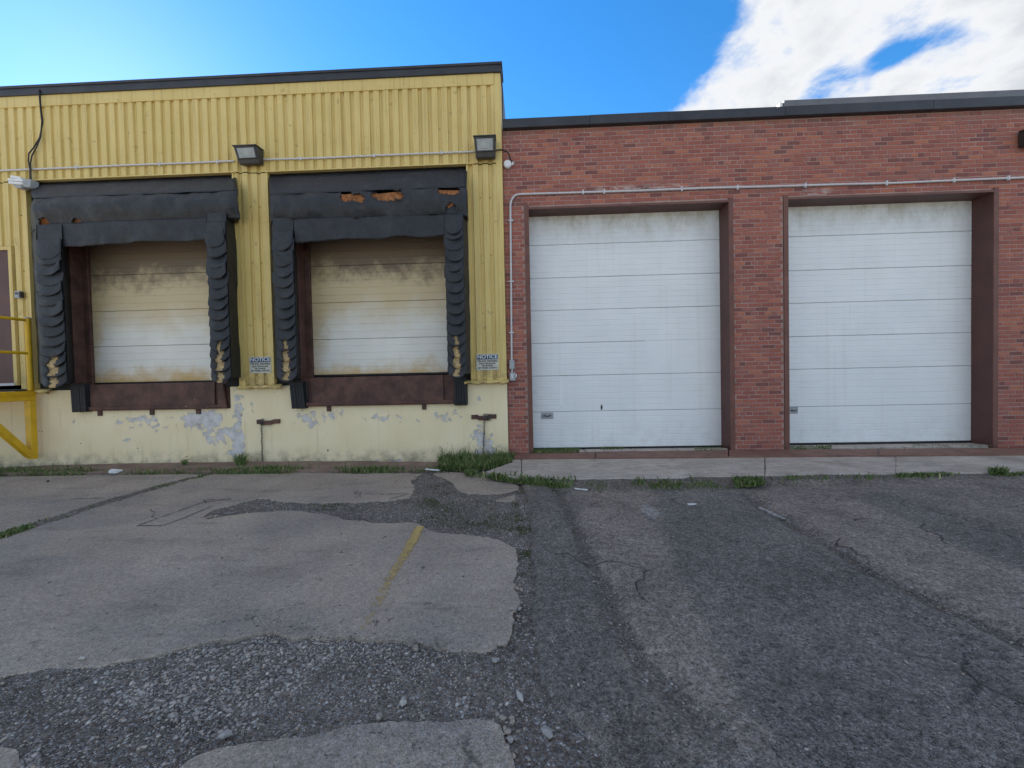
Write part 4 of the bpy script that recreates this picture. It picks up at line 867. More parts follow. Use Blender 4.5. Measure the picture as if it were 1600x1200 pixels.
sh2 = shelter(D2, 'dock_shelter', 'black padded dock shelter with orange foam showing through its torn head, nearer the brick wall',
    dict(seed=3, out=SH2, head_x=(WX(421, 320, F_), WX(729, 310, F_)), head_z=(WZ(575, 297, F_), WZ(425, 345, F_), WZ(728, 336, F_)), cur_x=(WX(456, 360, F_), WX(697, 350, F_)), cur_z=(WZ(460, 378, F_), WZ(696, 367, F_)),
         lp=(WX(431, 480, F_), WX(462, 480, F_)), rp=(WX(698, 480, F_), WX(727, 480, F_)), pz=(WZ(446, 591, F_), WZ(712, 585, F_)), ptop=(WZ(446, 362, F_), WZ(712, 338, F_)), torn=(4, 4),
         holes=[(541, 306, 11, 8), (559, 309, 9, 7), (606, 304, 24, 9), (700, 297, 17, 7), (703, 325, 8, 9), (440, 349, 8, 6)]))
sh1 = shelter(D1, 'dock_shelter', 'black padded dock shelter beside the yellow railing, its head sagging and scuffed',
    dict(seed=8, out=SH1, head_x=(WX(50, 330, F_), WX(371, 320, F_)), head_z=(WZ(210, 303, F_), WZ(52, 353, F_), WZ(370, 340, F_)), cur_x=(WX(78, 365, F_), WX(329, 355, F_)), cur_z=(WZ(80, 384, F_), WZ(328, 373, F_)),
         lp=(WX(63, 480, F_), WX(101, 480, F_)), rp=(WX(328, 480, F_), WX(358, 480, F_)), pz=(WZ(85, 600, F_), WZ(340, 592, F_)), ptop=(WZ(85, 372, F_), WZ(340, 350, F_)), torn=(3, 4),
         holes=[(118, 345, 6, 5), (68, 348, 8, 9)]))
# ================================================================== LEVELLERS, BUMPERS, CHAINS
def leveller(px, label, torn=False):
    xa, xb, zt, zb = WX(px['a'], 610), WX(px['b'], 610), WZ((px['a']+px['b'])/2, px['t']), WZ((px['a']+px['b'])/2, px['bt'])
    root = thing('dock_leveller', ((xa+xb)/2, 0, zb), label, 'dock leveller', 'steel dock levellers')
    la, lb = WX(px['la'], 610), WX(px['lb'], 610)
    MB().hexa([(la, -0.060, zb+0.075), (lb, -0.060, zb+0.075), (lb, -0.035, zb+0.075), (la, -0.035, zb+0.075)], [(la-0.03, -0.048, zt-0.004), (lb, -0.048, zt-0.004), (lb, -0.02, zt-0.004), (la-0.03, -0.02, zt-0.004)]).build('lip_plate', 'rust', root, bevel=0.004)
    MB().box(xa+0.002, xb-0.002, -0.015, 1.6, zt-0.03, zt-0.006).build('deck_plate', 'rust', root)
    MB().box(xa, xb, -0.022, 0.1, zb, zt-0.032).build('pit_frame', 'rust', root, bevel=0.004)
    MB().box(xa+0.01, xb-0.01, -0.085, -0.023, zb+0.012, zb+0.030).build('lip_keeper', 'rust', root, bevel=0.003)
    MB().box(xa+0.01, xb-0.01, -0.090, -0.076, zb+0.030, zb+0.080).build('keeper_angle', 'rust', root, bevel=0.003)
    for k in px['stub']:
        x = WX(k, 640); MB().box(x-0.035, x+0.035, -0.055, -0.024, zb-0.075, zb+0.010).build('weld_tab', 'rust', root, bevel=0.004)
    if torn:
        MB().hexa([(xb-0.16, -0.10, zb+0.03), (xb-0.02, -0.085, zb+0.035), (xb-0.02, -0.045, zb+0.035), (xb-0.16, -0.06, zb+0.03)], [(xb-0.13, -0.06, zt-0.06), (xb-0.05, -0.10, zt-0.03), (xb-0.05, -0.055, zt-0.03), (xb-0.13, -0.03, zt-0.06)]).build('bent_bracket', 'rust', root, bevel=0.004)
    return root
leveller(dict(a=464, b=711, t=587.5, bt=634, la=490, lb=694, stub=(516, 664)), 'rusty brown steel dock leveller between two rubber bumpers')
leveller(dict(a=127, b=360, t=598.5, bt=641, la=143, lb=339, stub=(160, 241, 313)), 'rusty brown steel dock leveller with a broken right end', True)
def bumper(x0, x1, y0, y1, tilt, label):
    a, b = WX(x0, (y0+y1)/2, -0.1), WX(x1, (y0+y1)/2, -0.1); zt, zb = WZ((x0+x1)/2, y0, -0.1), WZ((x0+x1)/2, y1, -0.1); yy = -0.13
    root = thing('dock_bumper', ((a+b)/2, -0.06, zb), label, 'bumper', 'rubber dock bumpers')
    n = 5
    for k in range(n):                      # laminated rubber pads on edge
        u0, u1 = a+(b-a)*k/n, a+(b-a)*(k+1)/n-0.003; d = 0.006*random.random()
        MB().hexa([(u0+tilt*0, yy-d, zb+0.006*random.random()), (u1, yy-d, zb+0.004*random.random()), (u1, -0.032, zb), (u0, -0.032, zb)], [(u0-tilt, yy-d, zt), (u1-tilt, yy-d, zt), (u1-tilt, -0.032, zt), (u0-tilt, -0.032, zt)]).build('rubber_pad', 'rubber', root, bevel=0.004)
    MB().box(a-0.014, b+0.004, -0.05, -0.031, zb+0.02, zt-0.02).build('backing_angle', 'darkmetal', root)
bumper(457, 478, 596, 638.5, 0.03, 'black rubber bumper tilting at the left of the right-hand dock')
bumper(710, 729.5, 589, 633.5, 0.0, 'upright black rubber bumper under the pleated pad nearest the brick wall')
bumper(114.5, 137, 599, 644, 0.01, 'black rubber bumper of the dock beside the yellow railing')
def chain(px, w, drop, label, wrap):
    x, z = W(*px, -0.05); hw = w/2; root = thing('chain_bracket', (x, -0.03, z), label, 'chain bracket', 'chain brackets on the cream wall')
    P = [(x-hw, 0), (x-hw*0.55, 0.004), (x-hw*0.35, -0.016), (x+hw*0.25, -0.014), (x+hw*0.5, 0.004), (x+hw, 0.006)]
    m = MB()
    for (a, da), (b, db) in zip(P[:-1], P[1:]):
        ya, yb_ = (-0.035-1.6*max(0, -da)), (-0.035-1.6*max(0, -db))
        m.hexa([(a, ya, z-0.036+da), (b, yb_, z-0.036+db), (b, yb_-0.012, z-0.036+db), (a, ya-0.012, z-0.036+da)], [(a, ya, z+0.036+da), (b, yb_, z+0.036+db), (b, yb_-0.012, z+0.036+db), (a, ya-0.012, z+0.036+da)])
    m.build('bracket', 'rust', root)
    cx_ = x+wrap; n = 22; pitch = drop/n; lk = MB()
    for k in range(n+4):
        zc = z+0.02-pitch*k; sx = 0.012*math.sin(k*0.9)*0.3-0.0018*k*(1 if wrap > 0 else 0.2); rot = math.pi/2*(k % 2)+0.3
        pts = []
        for t in range(9):
            a = 2*math.pi*t/8; lx, lz = 0.011*math.sin(a), (pitch*0.66)*math.cos(a); pts.append((cx_+sx+lx*math.cos(rot), -0.062+lx*math.sin(rot), zc+lz))
        lk.tube(pts, 0.0048, 5)
    for k in range(6 if wrap > 0 else 3):
        pts = [(cx_-0.02+0.022*k+0.010*math.sin(t*0.9), -0.045-0.032*abs(math.sin(math.pi*t/8)), z+0.050-0.11*t/8) for t in range(9)]; lk.tube(pts, 0.006, 5)
    lk.build('chain', 'chain', root)
chain((419, 659), 0.40, 0.62, 'rusty bracket with a chain hanging straight down between the two docks', -0.105)
chain((756, 651.5), 0.41, 0.66, 'rusty bracket wrapped with several turns of chain beside the brick wall', 0.015)
# ================================================================== SIGNS
def text_mesh(txt, size, x, y, z, mat, name, parent, bold=0.0, wide=1.0):
    cu = bpy.data.curves.new('t', 'FONT'); cu.body = txt; cu.size = size; cu.align_x = 'CENTER'; cu.align_y = 'CENTER'; cu.offset = bold; cu.extrude = 0.0006
    to = bpy.data.objects.new('t', cu); COL.objects.link(to); dg = bpy.context.evaluated_depsgraph_get(); me = bpy.data.meshes.new_from_object(to.evaluated_get(dg)); bpy.data.objects.remove(to)
    for v in me.vertices: c = v.co.copy(); v.co = (c.x*wide, -c.z, c.y)
    me.materials.clear(); me.materials.append(MT[mat]); return link(name, me, parent, (x, y, z))
def sign(px0, px1, py0, py1, label):
    a, b = WX(px0, py0, -0.1), WX(px1, py0, -0.1); zt, zb = WZ((px0+px1)/2, py0, -0.1), WZ((px0+px1)/2, py1, -0.1); x = (a+b)/2; w = b-a; h = zt-zb; y = -0.1005
    root = thing('notice_sign', (x, y, zb), label, 'sign', 'notice signs by the docks')
    MB().box(a, b, y, y+0.004, zb, zt).build('sign_plate', 'sign_cream', root)
    MB().box(a+0.008, b-0.008, y-0.0015, y-0.0003, zt-h*0.34, zt-0.010).build('header_band', 'sign_blue', root)
    text_mesh('NOTICE', h*0.32, x, y-0.003, zt-h*0.18, 'sign_white', 'lettering', root, 0.0012, 1.06*w/0.36)
    for t, s_, k, wd_ in (('TRUCK DRIVERS', 0.165, 0.445, 0.92), ('SHUT OFF MOTOR', 0.120, 0.60, 0.90), ('SET BRAKES', 0.120, 0.73, 0.9), ('SET WHEEL CHOCKS', 0.120, 0.86, 0.92)):
        text_mesh(t, h*s_, x, y-0.002, zt-h*k, 'sign_black', 'lettering', root, 0.0012, wd_*w/0.32)
    for sx in (a+0.012, b-0.012):
        MB().box(sx-0.005, sx+0.005, y-0.004, y-0.0005, zb+0.008, zb+0.018).build('screw', 'rust', root)
sign(389.5, 423, 557.5, 583, 'cream and blue notice board on the yellow post between the two docks')
sign(744, 778.5, 553, 578.5, 'cream and blue notice board on the yellow post next to the brick wall')
# ================================================================== LAMPS, CONDUITS, CABLES
def floodlight(px0, px1, py0, py1, label, y0, style=0):
    yp = y0-(0.05 if style else 0.2); a, b = WX(px0, py0, yp), WX(px1, py0, yp); zt, zb = WZ((px0+px1)/2, py0, yp), WZ((px0+px1)/2, py1, yp); x = (a+b)/2; h = zt-zb
    root = thing('floodlight', (x, y0, zb), label, 'floodlight', 'wall floodlights')
    MB().hexa([(a+0.012, y0-0.12, zb), (b-0.012, y0-0.12, zb), (b-0.02, y0-0.01, zb+0.02), (a+0.02, y0-0.01, zb+0.02)], [(a-0.004, y0-0.215, zt-0.02), (b+0.004, y0-0.215, zt-0.02), (b-0.01, y0-0.01, zt), (a+0.01, y0-0.01, zt)]).build('housing', 'darkmetal', root, bevel=0.014, seg=3, smooth=True, angle=35)
    def fp(u, v, d=0.0):                     # front face frame: u across, v from bottom to top
        yl, yh = y0-0.12, y0-0.215; xx = (a+0.012+(b-a-0.024)*u)*(1-v)+(a-0.004+(b-a+0.008)*u)*v
        return (xx, yl+(yh-yl)*v-d, zb+(zt-0.02-zb)*v)
    bz = MB(); 
    for u0, u1, v0, v1 in ((0.05, 0.95, 0.90, 0.97), (0.05, 0.95, 0.27, 0.33), (0.05, 0.12, 0.33, 0.90), (0.88, 0.95, 0.33, 0.90)):
        bz.hexa([fp(u0, v0, 0.0), fp(u1, v0, 0.0), fp(u1, v1, 0.0), fp(u0, v1, 0.0)], [fp(u0, v0, 0.016), fp(u1, v0, 0.016), fp(u1, v1, 0.016), fp(u0, v1, 0.016)])
    bz.build('bezel', 'darkmetal', root, bevel=0.002)
    MB().hexa([fp(0.12, 0.33, 0.001), fp(0.88, 0.33, 0.001), fp(0.88, 0.90, 0.001), fp(0.12, 0.90, 0.001)], [fp(0.12, 0.33, 0.006), fp(0.88, 0.33, 0.006), fp(0.88, 0.90, 0.006), fp(0.12, 0.90, 0.006)]).build('reflector', 'greybox', root)
    MB().hexa([fp(0.24, 0.42, 0.006), fp(0.76, 0.42, 0.006), fp(0.76, 0.80, 0.006), fp(0.24, 0.80, 0.006)], [fp(0.25, 0.43, 0.011), fp(0.75, 0.43, 0.011), fp(0.75, 0.79, 0.011), fp(0.25, 0.79, 0.011)]).build('lens', 'lens', root)
    MB().hexa([(a-0.012, y0-0.235, zt-0.024), (b+0.012, y0-0.235, zt-0.024), (b+0.002, y0-0.02, zt+0.004), (a-0.002, y0-0.02, zt+0.004)], [(a-0.012, y0-0.235, zt-0.006), (b+0.012, y0-0.235, zt-0.006), (b+0.002, y0-0.02, zt+0.018), (a-0.002, y0-0.02, zt+0.018)]).build('visor', 'darkmetal', root, bevel=0.003)
    MB().box(x-0.05, x+0.05, y0-0.012, y0+0.012, zb+0.04, zt-0.04).build('wall_plate', 'darkmetal', root)
floodlight(740.5, 774, 212, 242, 'square grey floodlight at the top corner of the yellow wall, next to the bricks', -0.09)
floodlight(365.5, 401, 227, 252, 'square grey floodlight on the yellow wall above the gap between the docks', -0.09)
floodlight(1594, 1630, 205, 231, 'black framed floodlight on the brick wall at the right edge', -0.002, 1)
def conduit(pts, r, label, straps, mat='galv', extra=None, group='metal conduits'):
    x = [p[0] for p in pts]; root = thing('conduit', ((min(x)+max(x))/2, pts[0][1], min(p[2] for p in pts)), label, 'conduit', group)
    MB().tube(pts, r, 10).build('pipe', mat, root, smooth=True, angle=60)
    for (sx, sy, sz, vert) in straps:
        m = MB()
        if vert: m.box(sx-r*2.4, sx+r*2.4, sy-r-0.004, sy+r*1.2, sz-0.012, sz+0.012)
        else: m.box(sx-0.012, sx+0.012, sy-r-0.004, sy+r*1.2, sz-r*2.2, sz+r*2.2)
        m.build('strap', mat, root, bevel=0.004)
    return root
yc = -0.112
def cpt(px, py, y=yc): a = W(px, py, y); return (a[0], y, a[1])
pA = [cpt(406, 249.5), cpt(500, 247), cpt(600, 242.5), cpt(700, 238.5), cpt(741, 237)]
conduit(pA, 0.014, 'thin pale conduit on the yellow wall between the two floodlights', [(cpt(p, q)[0], yc, cpt(p, q)[2], False) for p, q in ((470, 248), (585, 243.3), (690, 239))])
pB = [cpt(-120, 272), cpt(0, 266.5), cpt(100, 262.5), cpt(200, 258), cpt(300, 254.5), cpt(366, 251.5)]
conduit(pB, 0.014, 'thin pale conduit on the yellow wall running left past the white fixture', [(cpt(p, q)[0], yc, cpt(p, q)[2], False) for p, q in ((120, 261.7), (250, 256.5), (340, 253))])
yb_ = -0.022
c0 = cpt(797.5, 322, yb_); c1 = cpt(811, 303.5, yb_); cr_ = []
for t in range(7):
    a = math.pi/2*t/6; cr_.append((c1[0]-(c1[0]-c0[0])*math.cos(a), yb_, c0[2]+(c1[2]-c0[2])*math.sin(a)))
pC = [cpt(799.5, 575, yb_), cpt(798.6, 450, yb_)]+cr_+[cpt(p, q, yb_) for p, q in ((900, 301), (1000, 298), (1100, 294), (1200, 291.5), (1300, 288.5), (1400, 286), (1500, 281.5), (1600, 277.5), (1800, 271))]
cb = conduit(pC, 0.017, 'long pale conduit on the brick wall bending down to grey switch boxes', [(cpt(p, q, yb_)[0], yb_, cpt(p, q, yb_)[2], v) for p, q, v in ((798.2, 345, True), (798.8, 440, True), (799.2, 520, True), (911, 300.6, False), (944, 299.6, False), (1065, 295.4, False), (1152, 293, False), (1258, 289.8, False), (1385, 286.3, False), (1490, 282, False), (1575, 278.5, False))])
for (p0, p1, q0, q1, d) in ((796, 804, 563, 577, 0.07), (796.5, 805.5, 582, 595, 0.08)):
    a, b = WX(p0, q0), WX(p1, q0); zt, zb = WZ(800, q0), WZ(800, q1); MB().box(a, b, -d, -0.001, zb, zt).build('switch_box', 'greybox', cb, bevel=0.008, seg=2)
m_ = cpt(800.3, 588, -0.085); MB().box(m_[0]-0.022, m_[0]+0.022, -0.090, -0.079, m_[2]-0.04, m_[2]+0.04).build('box_cover', 'galv', cb, bevel=0.004)
m_ = cpt(805.5, 587, -0.04); MB().box(m_[0]-0.002, m_[0]+0.02, -0.06, -0.03, m_[2]-0.03, m_[2]+0.03).build('toggle', 'whiteplastic', cb, bevel=0.004)
p_ = cpt(800, 580, yb_-0.01); MB().tube([(p_[0], yb_-0.012, p_[2]-0.05), (p_[0], yb_-0.012, p_[2]+0.05)], 0.014, 8).build('coupling', 'galv', cb)
# round white junction box with its pigtail
jx, jz = W(793, 256, -0.05); jr = thing('junction_box', (jx, -0.002, jz-0.06), 'round white junction box with black cable at the top left of the bricks', 'junction box')
def disc(r, y0, y1, x=jx, z=jz, n=20): return MB().hexa([(x+r*math.cos(2*math.pi*k/n), y0, z+r*math.sin(2*math.pi*k/n)) for k in range(n)], [(x+r*math.cos(2*math.pi*k/n), y1, z+r*math.sin(2*math.pi*k/n)) for k in range(n)])
disc(0.064, -0.004, -0.055).build('box_body', 'whiteplastic', jr, bevel=0.006, seg=2); disc(0.056, -0.056, -0.064).build('cover', 'whiteplastic', jr, bevel=0.003)
MB().tube([(jx+0.05, -0.03, jz-0.01), (jx+0.085, -0.03, jz), (jx+0.088, -0.03, jz+0.035)], 0.014, 8).build('gland', 'whiteplastic', jr, smooth=True, angle=60)
MB().tube([cpt(774, 235, -0.14), cpt(779, 234, -0.13), cpt(785, 234, -0.10), cpt(792, 237, -0.06), cpt(796, 242, -0.04), cpt(797.3, 249, -0.032), (jx+0.088, -0.03, jz+0.03)], 0.010, 8).build('cable', 'cable', jr, smooth=True, angle=60)
# louvred white fixture with the two cables that drop to it
fx_, fz_ = W(38, 286, -0.16); fr_ = thing('wall_fixture', (fx_, -0.1, fz_-0.1), 'white stacked louvre fixture on the yellow wall above the landing', 'wall fixture')
for k, (dz, w, tl) in enumerate(((0.065, 0.10, 0.035), (0.02, 0.145, 0.03), (-0.03, 0.135, 0.025))):
    MB().hexa([(fx_-w, -0.27, fz_+dz-0.024), (fx_+w*0.75, -0.27, fz_+dz-0.024-tl), (fx_+w*0.8, -0.12, fz_+dz-0.024-tl), (fx_-w*0.9, -0.12, fz_+dz-0.024)], [(fx_-w, -0.27, fz_+dz+0.018), (fx_+w*0.75, -0.27, fz_+dz+0.018-tl), (fx_+w*0.8, -0.12, fz_+dz+0.018-tl), (fx_-w*0.9, -0.12, fz_+dz+0.018)]).build('louvre', 'whiteplastic', fr_, bevel=0.008, seg=2)
MB().hexa([(fx_+0.06, -0.24, fz_-0.10), (fx_+0.17, -0.22, fz_-0.10), (fx_+0.17, -0.10, fz_-0.10), (fx_+0.06, -0.10, fz_-0.10)], [(fx_+0.06, -0.24, fz_+0.03), (fx_+0.19, -0.22, fz_+0.03), (fx_+0.19, -0.10, fz_+0.03), (fx_+0.06, -0.10, fz_+0.03)]).build('mounting_box', 'greybox', fr_, bevel=0.01, seg=2)
MB().hexa([(fx_-0.06, -0.24, fz_-0.11), (fx_+0.05, -0.24, fz_-0.12), (fx_+0.05, -0.14, fz_-0.12), (fx_-0.06, -0.14, fz_-0.11)], [(fx_-0.09, -0.25, fz_-0.06), (fx_+0.06, -0.25, fz_-0.07), (fx_+0.06, -0.13, fz_-0.07), (fx_-0.09, -0.13, fz_-0.06)]).build('sensor_dome', 'greybox', fr_, bevel=0.01, seg=2)
cz = thing('cable_drop', (fx_, -0.12, fz_+0.1), 'pair of dark cables dropping from the roof to the white louvre fixture', 'cable')
for k, P in enumerate(([(62, 140), (64, 170), (67, 190), (62, 215), (53, 230), (45, 240), (44.5, 252), (47, 266), (47, 280)], [(61, 140), (63, 168), (65.5, 190), (63.5, 214), (57, 230), (50, 243), (47.5, 254), (48, 268), (48.5, 282)])):
    MB().tube([cpt(p, q, -0.135-0.008*k) for p, q in P], 0.009, 8).build('cable', 'cable', cz, smooth=True, angle=60)
bx_, bz_ = W(32.5, 461, -0.1); bz0 = thing('door_buzzer', (bx_, -0.095, bz_-0.06), 'small grey buzzer box on the yellow siding beside the brown door', 'buzzer')
MB().box(bx_-0.05, bx_+0.05, -0.15, -0.093, bz_-0.058, bz_+0.058).build('case', 'greybox', bz0, bevel=0.008, seg=2); MB().box(bx_-0.03, bx_+0.02, -0.154, -0.149, bz_+0.0, bz_+0.035).build('speaker_grille', 'darkmetal', bz0); MB().box(bx_+0.028, bx_+0.055, -0.152, -0.095, bz_-0.05, bz_+0.05).build('hood', 'darkmetal', bz0, bevel=0.004)
# ================================================================== LANDING WITH RAILING
def landing():
    xr = WX(51, 610, -0.16); xl = xr-2.6; zd = WZ(48, 610, -0.16); dep = 1.25; y0 = -0.115; zr = WZ(44, 500); zm = WZ(46, 553); zl = WZ(50, 714)
    root = thing('loading_landing', (xr-1.0, -0.5, zl), 'yellow steel landing with pipe railing below the brown door at the left edge', 'landing')
    MB().box(xl, xr-0.05, y0-dep, y0-0.01, zd-0.008, zd+0.012).build('deck', 'darkmetal', root)
    for k in range(18):
        y = y0-0.06-k*(dep-0.1)/17; MB().box(xl+0.01, xr-0.06, y-0.006, y+0.006, zd+0.0125, zd+0.024).build('grating_bar', 'darkmetal', root)
    MB().box(xr-0.06, xr, y0-dep, y0, zd-0.17, zd-0.012).build('edge_beam', 'rail', root, bevel=0.006)
    MB().box(xr-0.0595, xr+0.025, y0-dep, y0-0.001, zd-0.075, zd-0.062).build('beam_flange', 'rail', root)
    MB().box(xl, xr-0.061, y0-dep, y0-dep+0.06, zd-0.16, zd-0.012).build('edge_beam', 'rail', root, bevel=0.006)
    for x in (xr-0.055, xl+1.2):
        MB().box(x-0.05, x+0.05, y0-0.09, y0, zl, zd-0.172).build('wall_strut', 'rail', root, bevel=0.005)
        a = Vector((x, y0-0.08, zl+0.06)); b = Vector((x, y0-0.75, zd-0.19)); d = (b-a).normalized(); n = Vector((0, -d.z, d.y))*0.045; h = Vector((0.045, 0, 0))
        MB().hexa([a-n-h, a+n-h, a+n+h, a-n+h], [b-n-h, b+n-h, b+n+h, b-n+h]).build('brace', 'rail', root, bevel=0.004)
    for y in (y0-0.035, y0-dep+0.03):
        MB().tube([(xr-0.045, y, zd-0.01), (xr-0.045, y, zr+0.0)], 0.036, 12).build('post', 'rail', root, smooth=True, angle=60)
        MB().box(xr-0.095, xr+0.005, y-0.05, y+0.05, zd+0.0, zd+0.014).build('base_plate', 'rail', root)
    for z in (zr-0.03, zm):
        MB().tube([(xr-0.045, y0-0.03, z), (xr-0.045, y0-dep+0.03, z), (xl, y0-dep+0.03, z)], 0.024, 10).build('rail', 'rail', root, smooth=True, angle=60)
    MB().box(xr-0.07, xr-0.02, y0-0.07, y0-0.0, zr-0.005, zr+0.018).build('post_cap', 'greybox', root, bevel=0.004)
landing()
# ================================================================== LOOSE STONES AND LITTER
ICO = None
def ico():
    bm = bmesh.new(); bmesh.ops.create_icosphere(bm, subdivisions=1, radius=1.0); bm.verts.ensure_lookup_table()
    V = np.array([v.co[:] for v in bm.verts]); Fq = np.array([[v.index for v in f.verts] for f in bm.faces]); bm.free(); return V, Fq
IV, IF = ico()
def pebbles(name, xyz, size, mat='pebble'):
    n = len(xyz); V = np.repeat(IV[None], n, 0)*(1+0.42*(rng.random((n, len(IV), 1))-0.5)); s_ = np.stack([rng.uniform(0.75, 1.35, n), rng.uniform(0.6, 1.0, n), rng.uniform(0.35, 0.7, n)], 1)
    V = V*s_[:, None, :]*size[:, None, None]*0.5; a = rng.uniform(0, 6.28, n); b = rng.uniform(-0.5, 0.5, n)
    y2 = V[..., 1]*np.cos(b)[:, None]-V[..., 2]*np.sin(b)[:, None]; z2 = V[..., 1]*np.sin(b)[:, None]+V[..., 2]*np.cos(b)[:, None]
    x3 = V[..., 0]*np.cos(a)[:, None]-y2*np.sin(a)[:, None]; y3 = V[..., 0]*np.sin(a)[:, None]+y2*np.cos(a)[:, None]
    V = np.stack([x3, y3, z2], -1)+np.asarray(xyz)[:, None, :]; Fq = (IF[None]+(np.arange(n)*len(IV))[:, None, None]).reshape(-1, 3)
    return fast_mesh(name, V.reshape(-1, 3), Fq, mat, kind='stuff')
def scatter(px_poly, n, z=0.0):
    P = [G(*p, z) for p in px_poly]; a = np.array(P); out = []
    while len(out) < n:
        q = rng.uniform(a.min(0), a.max(0), (n*2, 2)); q = q[in_poly(q[:, 0], q[:, 1], P)]; out += list(q)
    return np.array(out[:n])
MAINW = smooth_line([G(*p) for p in MAIN], 2)
def gravel():
    X = []; Sz = []
    def add(P, z, lo, hi, clump=None):
        if clump is not None: k = fbm(P[:, 0]*clump, P[:, 1]*clump, 4, 21) > 0.5-0.12*rng.random(len(P)); P = P[k]
        s_ = 0.78*lo*(hi/lo)**(rng.random(len(P))**2.6); zz = (bed_height(P[:, 0], P[:, 1]) if z < 0 else np.full(len(P), z)); k = zz > -0.04; P, zz, s_ = P[k], zz[k], s_[k]; X.append(np.c_[P, zz+s_*0.05]); Sz.append(s_)
    band = [(0, 1052), (150, 1040), (260, 1018), (370, 990), (500, 996), (640, 1002), (740, 1016), (800, 1010), (830, 1060), (880, 1115), (780, 1124), (560, 1131), (480, 1148), (360, 1160), (250, 1200), (30, 1200), (30, 1172), (-60, 1150), (-60, 1060)]
    add(scatter(band, 7500), -0.032, 0.005, 0.016); add(scatter(band, 650), -0.030, 0.014, 0.030, 3)
    add(scatter([(130, 1040), (260, 1015), (370, 985), (420, 972), (470, 985), (540, 1000), (480, 1060), (400, 1110), (280, 1120), (170, 1090)], 4200), -0.028, 0.007, 0.034, 2.5); add(scatter([(60, 1056), (260, 1010), (400, 975), (620, 1000), (700, 1030), (560, 1100), (380, 1140), (200, 1150), (80, 1110)], 5200), -0.030, 0.006, 0.028, 4)
    add(scatter([(370, 985), (500, 992), (640, 1000), (740, 1014), (735, 1022), (640, 1018), (500, 1014), (400, 1020)], 900), -0.026, 0.008, 0.024)
    add(scatter([(280, 985), (330, 960), (400, 950), (450, 968), (520, 985), (420, 995), (330, 1000)], 700), 0.002, 0.005, 0.022, 4); add(scatter([(60, 1046), (240, 1005), (400, 975), (560, 985), (720, 1005), (690, 1012), (400, 996), (200, 1036)], 900), 0.002, 0.005, 0.016, 3)
    add(scatter([(60, 1160), (30, 1185), (20, 1200), (70, 1200), (60, 1180)], 120), -0.026, 0.012, 0.034)
    add(scatter([(300, 1176), (480, 1143), (620, 1126), (770, 1120), (780, 1128), (620, 1133), (480, 1152)], 260), -0.024, 0.010, 0.030)
    # in the broken patch and along the asphalt border
    add(scatter([(345, 800), (412, 780), (640, 785), (655, 745), (690, 745), (722, 775), (812, 775), (824, 800), (824, 860), (700, 832), (600, 815), (510, 800)], 5200), -0.030, 0.007, 0.026)
    add(scatter([(812, 770), (826, 790), (828, 900), (826, 1000), (800, 1010), (812, 945), (808, 890)], 900), -0.030, 0.006, 0.026)
    # dribbled over the slab and the asphalt
    P = scatter([(0, 850), (300, 790), (600, 820), (800, 860), (800, 1000), (500, 985), (300, 1000), (0, 1040)], 900); P = P[in_poly(P[:, 0], P[:, 1], MAINW)]; add(P, 0.001, 0.004, 0.013)
    A = scatter([(835, 765), (1590, 755), (1900, 800), (1900, 1200), (850, 1220), (840, 1070)], 1500); add(A, 0.014, 0.004, 0.012)
    A = scatter([(850, 790), (1590, 760), (1700, 900), (1700, 1200), (900, 1200)], 300); add(A, 0.014, 0.012, 0.024)
    for rt in (RUT1, RUT2):
        pts = np.array(rt); t = rng.random(900)*(len(pts)-1.001); i = t.astype(int); q = pts[i]+(pts[i+1]-pts[i])*(t-i)[:, None]+rng.normal(0, 0.07, (900, 2)); add(q, 0.004, 0.006, 0.022, 5)
    pebbles('loose_gravel', np.concatenate(X), np.concatenate(Sz))
gravel()
def crumbs():
    X = []
    for P in SLABS:
        P = np.array(P); n = len(P); t = rng.random(int(n*5)+10)*n; i = t.astype(int) % n; j = (i+1) % n; q = P[i]+(P[j]-P[i])*(t-np.floor(t))[:, None]+rng.normal(0, 0.035, (len(t), 2)); X.append(q)
    X = np.concatenate(X); k = (X[:, 1] > -6) & (X[:, 0] > -6) & (X[:, 0] < 1.2) & (fbm(X[:, 0]*2, X[:, 1]*2, 3, 3) > 0.47); X = X[k]; z = np.maximum(bed_height(X[:, 0], X[:, 1]), -0.006)
    o = pebbles('concrete_crumbs', np.c_[X, z+0.002], 0.010+0.030*rng.random(len(X))**3, 'concrete'); o['label'] = 'broken crumbs of concrete along the slab edges'; o['category'] = 'rubble'
crumbs()
bpy.data.objects['loose_gravel']['label'] = 'loose grey gravel scattered over the broken yard'
bpy.data.objects['loose_gravel']['category'] = 'gravel'
def stone(name, px, size, z, mat, label, cat, sc=(1, 0.7, 0.5), rot=0.0, group=None):
    bm = bmesh.new(); bmesh.ops.create_icosphere(bm, subdivisions=2 if mat == 'litter' else 1, radius=0.5)
    for v in bm.verts:
        d = 1+0.75*(vnoise([v.co.x*3+px[0]], [v.co.y*3+v.co.z*4], 7)[0]-0.5); v.co = Vector((v.co.x*sc[0]*d, v.co.y*sc[1]*d, v.co.z*sc[2]*d))*size
    bm.transform(Matrix.Rotation(rot, 4, 'Z')); lo = min(v.co.z for v in bm.verts)
    for v in bm.verts: v.co.z -= lo
    me = bpy.data.meshes.new(name); bm.to_mesh(me); bm.free(); me.materials.append(MT[mat]); x, y = G(*px, z); props(link(name, me, None, (x, y, z)), label, cat, group)
st_ = 'larger stones lying on the yard'
stone('stone', (630, 1101), 0.040, -0.012, 'palestone', 'pale triangular stone lying in the dark gravel', 'stone', (1, 0.9, 0.6), 0.4, st_)
